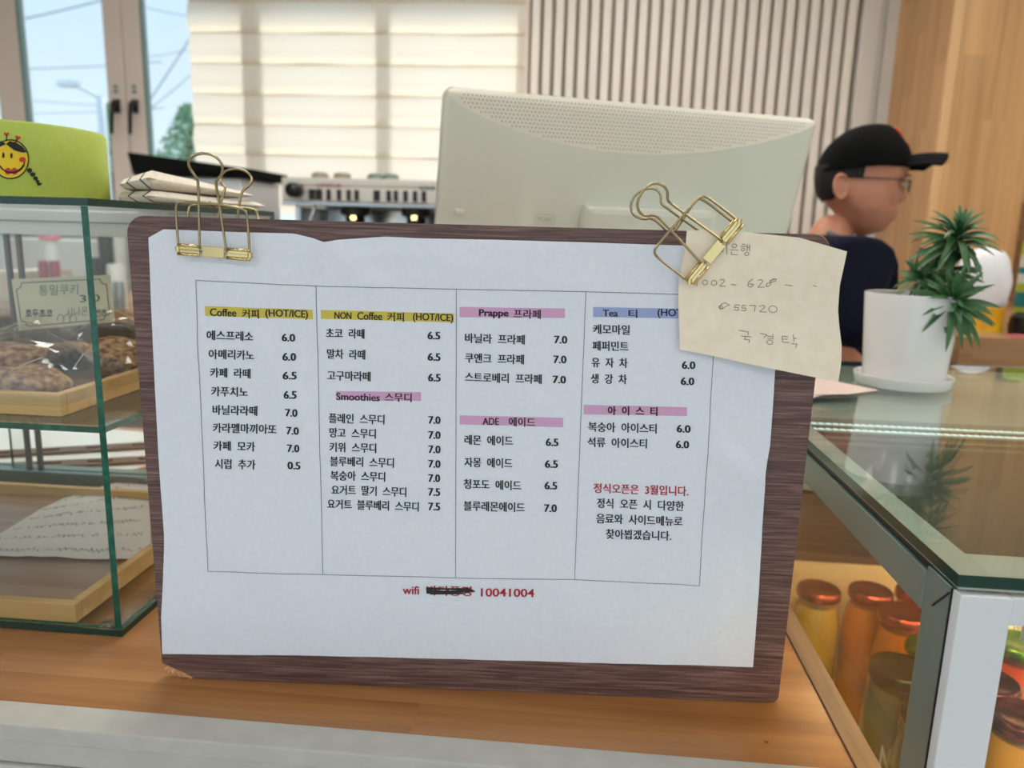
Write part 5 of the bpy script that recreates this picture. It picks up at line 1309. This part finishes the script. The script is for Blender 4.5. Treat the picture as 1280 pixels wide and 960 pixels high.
# brim
V = []; Fc = []; nu, nv = 20, 8
for top in (0, 1):
    for i in range(nu+1):
        u = i/nu*2-1; sy = u*.066
        root = 1129-12*u*u; tip = 1170-13*abs(u)**3
        for j in range(nv+1):
            v = j/nv; fx = root+(tip-root)*v
            z = 194+16*u*u-1.0*v+(0 if top else 2.6)
            V.append(headpt(fx, sy, z-2*math.sin(v*2.6)))
n1 = (nu+1)*(nv+1)
for i in range(nu):
    for j in range(nv):
        k = i*(nv+1)+j; Fc.append((k, k+1, k+nv+2, k+nv+1)); k += n1; Fc.append((k, k+nv+1, k+nv+2, k+1))
rim = [j for j in range(nv+1)]+[i*(nv+1)+nv for i in range(1, nu+1)]+[nu*(nv+1)+j for j in range(nv-1, -1, -1)]+[i*(nv+1) for i in range(nu-1, 0, -1)]
for a in range(len(rim)): b = (a+1) % len(rim); Fc.append((rim[a], rim[b], rim[b]+n1, rim[a]+n1))
mesh('cap_brim', V, Fc, M['cap'], crown, smooth=True)
# orange front letters (interlocked, embroidered) as raised strokes on the crown front
def cfront(sy, py):
    return headpt(it1(capF, py)-(abs(sy)/.07)**2*10+.5, sy, py)
S_ = [[(.004, 164.5), (-.012, 163.5), (-.019, 168), (-.012, 172), (.0, 175), (.007, 179), (0, 184), (-.016, 183)], [(.02, 170), (.0, 168), (.0, 186)], [(.0, 177), (.016, 178)]]
tubes('cap_emblem', [smoothpts([cfront(*p) for p in s], 2) for s in S_], .0032, M['orange'], crown)
# glasses
gl_ = tube('glasses', smoothpts([headpt(1128+7*math.cos(a)*.25, -.032+.019*math.cos(a), 233+7.8*math.sin(a)) for a in [i*math.pi/8 for i in range(16)]], 1, True), .0012, M['black'], man, closed=True)
tube('rim', smoothpts([headpt(1129, .032+.019*math.cos(a), 233+7.8*math.sin(a)) for a in [i*math.pi/8 for i in range(16)]], 1, True), .0012, M['black'], gl_, closed=True)
tube('bridge', [headpt(1129, -.013, 231), headpt(1132, 0, 229.5), headpt(1129, .013, 231)], .0011, M['black'], gl_)
tube('temple_arm', [headpt(1127, -.051, 229), headpt(1124, -.066, 227.5), headpt(1090, -.0785, 226), headpt(1060, -.079, 225)], .0014, M['black'], gl_)
tube('temple_arm', [headpt(1127, .051, 229), headpt(1124, .066, 227.5), headpt(1090, .0785, 226), headpt(1060, .079, 225)], .0014, M['black'], gl_)
# eyes, brows, lips
for sgn in (-1, 1):
    c = headpt(1122.5, sgn*.032, 231); V = []; Fc = []
    for i in range(9):
        for k in range(14):
            ph = math.pi*i/8; a = 2*math.pi*k/14; V.append(c+Vector((math.sin(ph)*math.cos(a)*.0085, math.sin(ph)*math.sin(a)*.010, math.cos(ph)*.0042)))
    for i in range(8):
        for k in range(14): k2 = (k+1) % 14; Fc.append((i*14+k, (i+1)*14+k, (i+1)*14+k2, i*14+k2))
    ey = mesh('eye', V, Fc, M['white'], man, smooth=True)
    tube('eyelid', smoothpts([headpt(1120, sgn*.045, 231), headpt(1125.5, sgn*.036, 228.6), headpt(1127.5, sgn*.028, 228.8), headpt(1127, sgn*.021, 231)], 2), .0011, M['hair'], ey)
    lathe('iris', [(0, -.0035), (.0035, -.0035), (.0035, .0035), (0, .0035)], c+Vector((.0065, 0, 0)), M['black'], ey, seg=12)
    tube('eyebrow', smoothpts([headpt(1119, sgn*.050, 222), headpt(1126, sgn*.036, 219), headpt(1129, sgn*.018, 221)], 2), [.0012]+[.002]*8+[.0012], M['hair'], man) if False else tubes('eyebrow', [smoothpts([headpt(1120, sgn*.050, 222), headpt(1127, sgn*.036, 219.5), headpt(1129.5, sgn*.018, 221)], 2)], .0017, M['hair'], man)
lipm = P('lips', (160, 78, 70), .4)
tubes('lips', [smoothpts([headpt(1112, -.022, 268.5), headpt(1119.5, -.010, 265.8), headpt(1121.2, 0, 265.6), headpt(1119.5, .010, 265.8), headpt(1112, .022, 268.5)], 2), smoothpts([headpt(1112, -.022, 269), headpt(1118.6, -.010, 272), headpt(1120.0, 0, 272.6), headpt(1118.6, .010, 272), headpt(1112, .022, 269)], 2)], .0027, lipm, man)

# ================================================================== BACK KITCHEN
BZ = 1.085
bc = thing('back_counter', (-1.6, 3.0, 0), 'wooden back counter under the window carrying the coffee machine', 'counter')
box('worktop', -3.2, .30, 2.55, 3.545, BZ-.035, BZ, M['counter'], bc, bevel=.003)
box('cabinet_body', -3.2, .28, 2.58, 3.55, 0, BZ-.036, P('dark_cabinet', (70, 68, 70), .5), bc)
# espresso machine
em = thing('espresso_machine', (-.80, 2.98, BZ), 'pale two group espresso machine with a row of buttons under the blind', 'espresso machine')
x0, x1 = PY(352, 240, 2.75).x, -.30
def ez(px, py, y=2.75): return PY(px, py, y).z
zt1 = ez(352, 221); zt0 = ez(352, 251)
mbody = P('machine_silver', (206, 200, 190), .35, .4)
box('button_panel', x0, x1, 2.75, 2.80, zt0, zt1-.03, mbody, em, bevel=.006)
box('top_deck', x0, x1, 2.80, 3.25, zt0-.01, zt1, mbody, em, bevel=.01)
box('top_fascia', x0, x1, 2.752, 2.80, zt1-.0299, zt1, mbody, em, bevel=.005)
box('bottom_lip', x0, x1, 2.745, 2.80, zt0-.014, zt0-.0005, M['steel'], em, bevel=.003)
box('rear_housing', x0+.06, x1-.04, 3.05, 3.24, BZ+.10, zt0-.011, M['steel'], em, bevel=.01)
for xx in (x0+.03, x1-.05): box('side_leg', xx, xx+.02, 2.80, 3.2, BZ+.06, zt0-.015, M['steel'], em, bevel=.004)
box('drip_tray', x0, x1, 2.70, 3.25, BZ+.02, BZ+.0995, M['steel'], em, bevel=.01)
for fx in (x0+.06, x1-.06):
    for fy in (2.76, 3.18): lathe('foot', [(.022, 0), (.022, .0195), (0, .0195)], (fx, fy, BZ+.0003), M['black'], em, seg=14)
kq = PY(370, 238, 2.74)
tube('steam_knob', [(kq.x, 2.749, kq.z), (kq.x, 2.70, kq.z)], .026, M['black'], em, seg=20)
for px in (390, 399, 411, 424, 436, 446, 471, 486, 495, 507, 519, 530):
    q = PY(px, 243+(px-390)*.02, 2.75); wdh = .012 if px in (390, 399, 471) else .008
    box('button', q.x-wdh, q.x+wdh, 2.745, 2.7495, q.z-.019, q.z+.019, M['blacksoft'], em, bevel=.001)
Em = Print(lambda x, y: (lambda q: Vector((q.x, 2.7495-.0005, q.z)))(PY(x, y, 2.75))); ptext(Em, 'UNICA', 396, 427, 231.5, 5, .02, .02); Em.build('fascia_lettering_red', M['darkred'], em)
Em = Print(lambda x, y: (lambda q: Vector((q.x, 2.7495-.0005, q.z)))(PY(x, y, 2.75))); ptext(Em, 'SOLIS', 524, 544, 235, 4.5, .02, .02); Em.build('fascia_lettering', M['printblack'], em)
for px in (442, 519):
    q = PY(px, 256, 2.85); g = lathe('group_head', [(.0, -.055), (.030, -.055), (.036, -.04), (.036, -.02), (.055, -.012), (.055, .02), (0, .02)], (q.x, 2.87, zt0-.028), M['black'], em, seg=24)
    tube('portafilter', [(q.x, 2.87, zt0-.075), (q.x, 2.83, zt0-.08), (q.x-.01, 2.74, zt0-.09)], [.03, .014, .014], M['black'], em, seg=12)
    q2_ = PY(px-4, 272, 2.72)
    lathe('group_lamp', [(0, 0), (.009, 0), (.009, .014), (0, .014)], (q2_.x, 2.755, q2_.z-.007), M['machine_led'], em, seg=14)
tube('steam_wand', smoothpts([(x0+.12, 2.77, zt0-.01), (x0+.10, 2.74, zt0-.08), (x0+.13, 2.73, zt0-.25)], 2), .006, M['steel'], em)
for px, lb in ((397, 'dark metal jug lying at the left on the espresso machine'), (425, 'dark lidded pot on top of the espresso machine'), (467, 'dark wire strainer on top of the espresso machine'), (486, 'grey metal cup at the right on the espresso machine')):
    q = PY(px, 222, 2.95)
    tag(lathe('metal_jug', [(.03, 0), (.035, .008), (.032, .026 if px != 425 else .03), (.022, .034), (0, .034)], (q.x, 2.98, zt1+.0004), M['greymetal' if px > 430 else 'slatback'], None, seg=16), lb, 'jug', 'cups on the espresso machine')
# black tray on white appliance
q0 = PY(170, 203, 2.7); q1_ = PY(322, 218, 2.7)
ap = thing('white_microwave', ((q0.x+q1_.x)/2, 2.85, BZ), 'white microwave with dark window behind the towels', 'microwave')
za = PY(240, 221, 2.68).z
box('housing', q0.x+.08, q1_.x-.06, 2.70, 3.05, BZ+.012, za, M['whitemetal'], ap, bevel=.006)
box('door_window', q0.x+.11, q1_.x-.16, 2.694, 2.699, BZ+.06, za-.03, P('dark_blue_glass', (30, 38, 60), .15), ap)
for fx in (q0.x+.11, q1_.x-.09):
    for fy in (2.74, 3.0): lathe('foot', [(.012, 0), (.012, .0118), (0, .0118)], (fx, fy, BZ+.0002), M['black'], ap, seg=10)
bt = thing('black_tray', ((q0.x+q1_.x)/2, 2.84, za), 'flat black tray tilted on top of the white microwave', 'tray')
zz0 = PY(170, 207, 2.68).z; zz1 = PY(322, 217, 2.68).z
def btf(a, b, c): return Vector((q0.x+(q1_.x-q0.x)*a, 2.68+.34*b, max(za+.001, za+.0014+ (1-a)*.030*0)+c))
hh0 = PY(170, 191, 2.68).z-za; 
box('tray_floor', 0, .92, 0, 1, 0, .006, M['mattblack'], bt, fr=btf)
mesh('tray_rim', [btf(-.01, 0, .007), btf(.93, 0, .007), btf(.93, 1, .007), btf(-.01, 1, .007), btf(-.03, -.03, hh0), btf(.97, -.03, hh0*.25+.01), btf(.97, 1.02, hh0*.3+.01), btf(-.03, 1.02, hh0)], BF, M['mattblack'], bt, bevel=.003)
# things seen through the glass case, on the back counter
def cyl(name, px, pyb, pyt, wpx_, mat, label, cat, y=2.72, seg=24, taper=.9, group=None, stand=True):
    a = PY(px, pyb, y); b = PY(px, pyt, y); r = (PY(px+wpx_/2, pyb, y)-a).x
    z0 = BZ+.0004 if stand else a.z
    return tag(lathe(name, [(0, 0), (r*taper, 0), (r, (b.z-z0)*.15), (r, (b.z-z0)*.9), (r*.9, b.z-z0), (0, b.z-z0)], (a.x, y, z0), mat, None, seg=seg), label, cat, group)
cs = thing('cup_stack', (PY(66, 390, 2.72).x, 2.72, BZ), 'stack of white cups with a pink band seen through the glass case', 'cups')
a = PY(66, 345, 2.72); sx_ = a.x
for pyb, pyt, w_, mm, nm in ((390, 345, 24, 'white', 'lower_cups'), (345, 300, 17, 'white', 'cup_stack_middle'), (300, 286, 26, 'pinkplastic', 'pink_band'), (286, 278, 24, 'white', 'cup_rim')):
    za_, zb_ = PY(66, pyb, 2.72).z, PY(66, pyt, 2.72).z
    if nm == 'lower_cups': za_ = BZ+.0004
    r = w_/2*.00305
    lathe(nm, [(0, 0), (r*.9, 0), (r, (zb_-za_)*.98), (0, (zb_-za_)*.99)], (sx_, 2.72, za_), M[mm], cs, seg=24)
cyl('red_canister', 56, 352, 326, 11, M['darkred'], 'left dark red tin in front of the cup stack', 'tin', 2.62, group='dark red tins')
cyl('red_canister', 70, 352, 326, 11, M['darkred'], 'right dark red tin in front of the cup stack', 'tin', 2.62, group='dark red tins')
cyl('coffee_grinder', 136, 350, 291, 17, M['black'], 'tall black coffee grinder seen through the case by the board', 'grinder', 2.9)
cyl('paper_cup_tower', 152, 345, 287, 13, M['white'], 'tall tower of ribbed white cups just left of the board', 'cups', 2.9)
cyl('dark_canister', 119, 350, 322, 14, M['blacksoft'], 'squat black canister behind the green glass edge', 'canister', 2.75)
cyl('ceramic_dripper', 146, 352, 330, 20, M['white'], 'white cone shaped dripper near the board edge', 'dripper', 2.66, taper=1.0)
cyl('glass_bottle', 144, 390, 352, 7, M['steel'], 'tall narrow glass bottle at the counter edge beside the board', 'bottle', 2.58, group='small bottles by the board')
cyl('glass_bottle', 153, 390, 352, 8, M['steel'], 'wider glass bottle at the counter edge beside the board', 'bottle', 2.58, group='small bottles by the board')
tag(box('beige_box', PY(0, 340, 2.8).x, PY(48, 340, 2.8).x, 2.75, 3.0, BZ+.0004, 1.20, M['beige'], None, bevel=.003), 'low beige carton on the back counter at the far left', 'box')
tag(box('wall_cabinet', -3.1, PY(100, 340, 3.2).x, 3.3, 3.54, BZ+.0004, 1.31, M['whitemetal'], None, bevel=.004), 'long low pale cabinet under the window behind the cups', 'cabinet')

# right-hand kitchen worktop
RZ = PY(1230, 421, 1.97).z
rc = thing('kitchen_worktop', (2.0, 2.5, 0), 'butcher block worktop with a steel front strip on the right', 'counter')
V = [(.95, 1.95), (XR-.02, 1.95), (XR-.02, PYF-.03), (1.28, PYF-.03), (1.28, 3.54), (.95, 3.54)]
mesh('worktop', [(x, y, RZ-.07) for x, y in V]+[(x, y, RZ) for x, y in V], [(5, 4, 3, 2, 1, 0), (6, 7, 8, 9, 10, 11)]+[(i, (i+1) % 6, 6+(i+1) % 6, 6+i) for i in range(6)], M['block'], rc)
box('steel_strip', .95, XR-.02, 1.955, 1.97, RZ-.105, RZ-.0705, M['steel'], rc)
box('cabinet_body', .97, XR-.02, 1.98, PYF-.03, 0, RZ-.071, P('cabinet_khaki_grey', (150, 145, 128), .55), rc)
# sugar sack
sk = thing('baking_sack', (1.08, 2.12, RZ), 'bulging sack, white above and yellow below, on the kitchen worktop', 'sack')
def sack(name, py0, py1, mat, px0=1196, px1=1266):
    V = []; Fc = []; nz, na = 14, 28; z0, z1 = PY(1230, py0, 2.12).z, PY(1230, py1, 2.12).z
    for j in range(nz+1):
        t = j/nz; z = z0+(z1-z0)*t; g = (z-RZ)/(PY(1230, 309, 2.12).z-RZ)
        wd = .062*(1-.06*math.sin(g*9))*(1 if g < .7 else max(.05, 1-((g-.7)/.33)**2.6)**.6 if g < 1 else .2)
        for k in range(na):
            a = 2*math.pi*k/na; r = 1+.05*noise.noise(Vector((math.cos(a)*2, math.sin(a)*2, z*22)))
            V.append((1.072+wd*r*math.copysign(abs(math.cos(a))**.75, math.cos(a)), 2.13+.05*r*math.copysign(abs(math.sin(a))**.75, math.sin(a))*(wd/.062), max(z, RZ+.0004)))
    for j in range(nz):
        for k in range(na): k2 = (k+1) % na; Fc.append((j*na+k, j*na+k2, (j+1)*na+k2, (j+1)*na+k))
    Fc.append(tuple(range(na))[::-1]); Fc.append(tuple(nz*na+k for k in range(na)))
    mesh(name, V, Fc, mat, sk, smooth=True)
sack('yellow_part', 424, 382, M['bagyellow']); sack('white_part', 381.8, 309, M['bagwhite'])
tag(lathe('brown_jar', [(0, 0), (.036, 0), (.04, .02), (.04, .075), (.03, .09), (0, .09)], (.965, 2.20, RZ+.0004), M['brownglass'], None, seg=24), 'small dark brown jar between the pot and the sack', 'jar')
def stripes():
    mt = P('striped_card', (230, 230, 225), .5); b = mt.node_tree.nodes['Principled BSDF']; L = mt.node_tree.links
    g = N(mt, 'ShaderNodeNewGeometry'); s = N(mt, 'ShaderNodeSeparateXYZ'); L.new(g.outputs['Position'], s.inputs[0])
    mr = N(mt, 'ShaderNodeMapRange'); mr.inputs[1].default_value = RZ; mr.inputs[2].default_value = RZ+.25; L.new(s.outputs[2], mr.inputs[0])
    rp = N(mt, 'ShaderNodeValToRGB'); rp.color_ramp.interpolation = 'CONSTANT'; L.new(mr.outputs[0], rp.inputs[0]); L.new(rp.outputs[0], b.inputs['Base Color'])
    e = rp.color_ramp.elements; e[0].color = lin((60, 64, 60)); e[0].position = 0; e[1].position = .16; e[1].color = lin((160, 176, 60))
    for p, c in ((.24, (20, 120, 124)), (.40, (170, 186, 60)), (.50, (206, 202, 190)), (.60, (20, 120, 124)), (.67, (206, 202, 190)), (.80, (176, 190, 40)), (.97, (180, 190, 50))): x = e.new(p); x.color = lin(c)
    return mt
q = PY(1264, 400, 2.2)
tag(lathe('striped_canister', [(0, 0), (.045, 0), (.045, .235), (.04, .24), (0, .24)], (q.x+.05, 2.2, RZ+.0004), stripes(), None, seg=32), 'tall canister with lime, teal and white stripes at the right edge', 'canister')
tag(lathe('black_jar', [(0, 0), (.03, 0), (.034, .02), (.03, .045), (.018, .055), (0, .055)], (PY(1278, 410, 2.06).x, 2.06, RZ+.0004), M['black'], None, seg=24), 'small glossy black jar in front of the striped canister', 'jar')
tag(box('pink_slip', PY(1262, 425, 2.0).x, PY(1262, 425, 2.0).x+.08, 1.97, 2.02, RZ+.0004, RZ+.004, P('pink_slip', (206, 110, 120), .5), None), 'small pink packet on the worktop edge below the black jar', 'packet')
# cutting boards leaning by the wall
for (pxa, pxb, mt_, yy, lb) in ((1088, 1118, 'ply', 3.44, 'dark brown cutting board leaning behind the person'), (1119, 1131, 'tray', 3.38, 'pale cutting board standing edge-on beside the dark one')):
    a = PY(pxa, 330, yy); b_ = PY(pxb, 330, yy)
    tag(box('cutting_board', a.x, b_.x, yy, yy+.02, RZ+.0004, PY(1110, 329, yy).z, M[mt_], None, bevel=.006), lb, 'cutting board', 'cutting boards')
a = PY(1064, 288, 3.55); b_ = PY(1093, 335, 3.55)
wp = thing('wall_notice', ((a.x+b_.x)/2, 3.553, b_.z), 'white paper with faint marks hung behind the person near the wood pillar', 'paper')
box('sheet', a.x, b_.x, 3.5505, 3.5535, b_.z, a.z, M['paper'], wp)
Wm = Print(lambda x, y: (lambda q: Vector((q.x, 3.550, q.z)))(PY(x, y, 3.55)))
for i in range(9):
    x = 1069+(i % 3)*7; y = 297+i*4; pxline(Wm, (x, y), (x+4, y+1.5), 1.2)
Wm.build('printed_marks', M['pencil'], wp)
for o in list(C.objects):
    if o.type == 'MESH' and not o.data.polygons: print('EMPTY MESH', o.name)
bpy.context.view_layer.update()
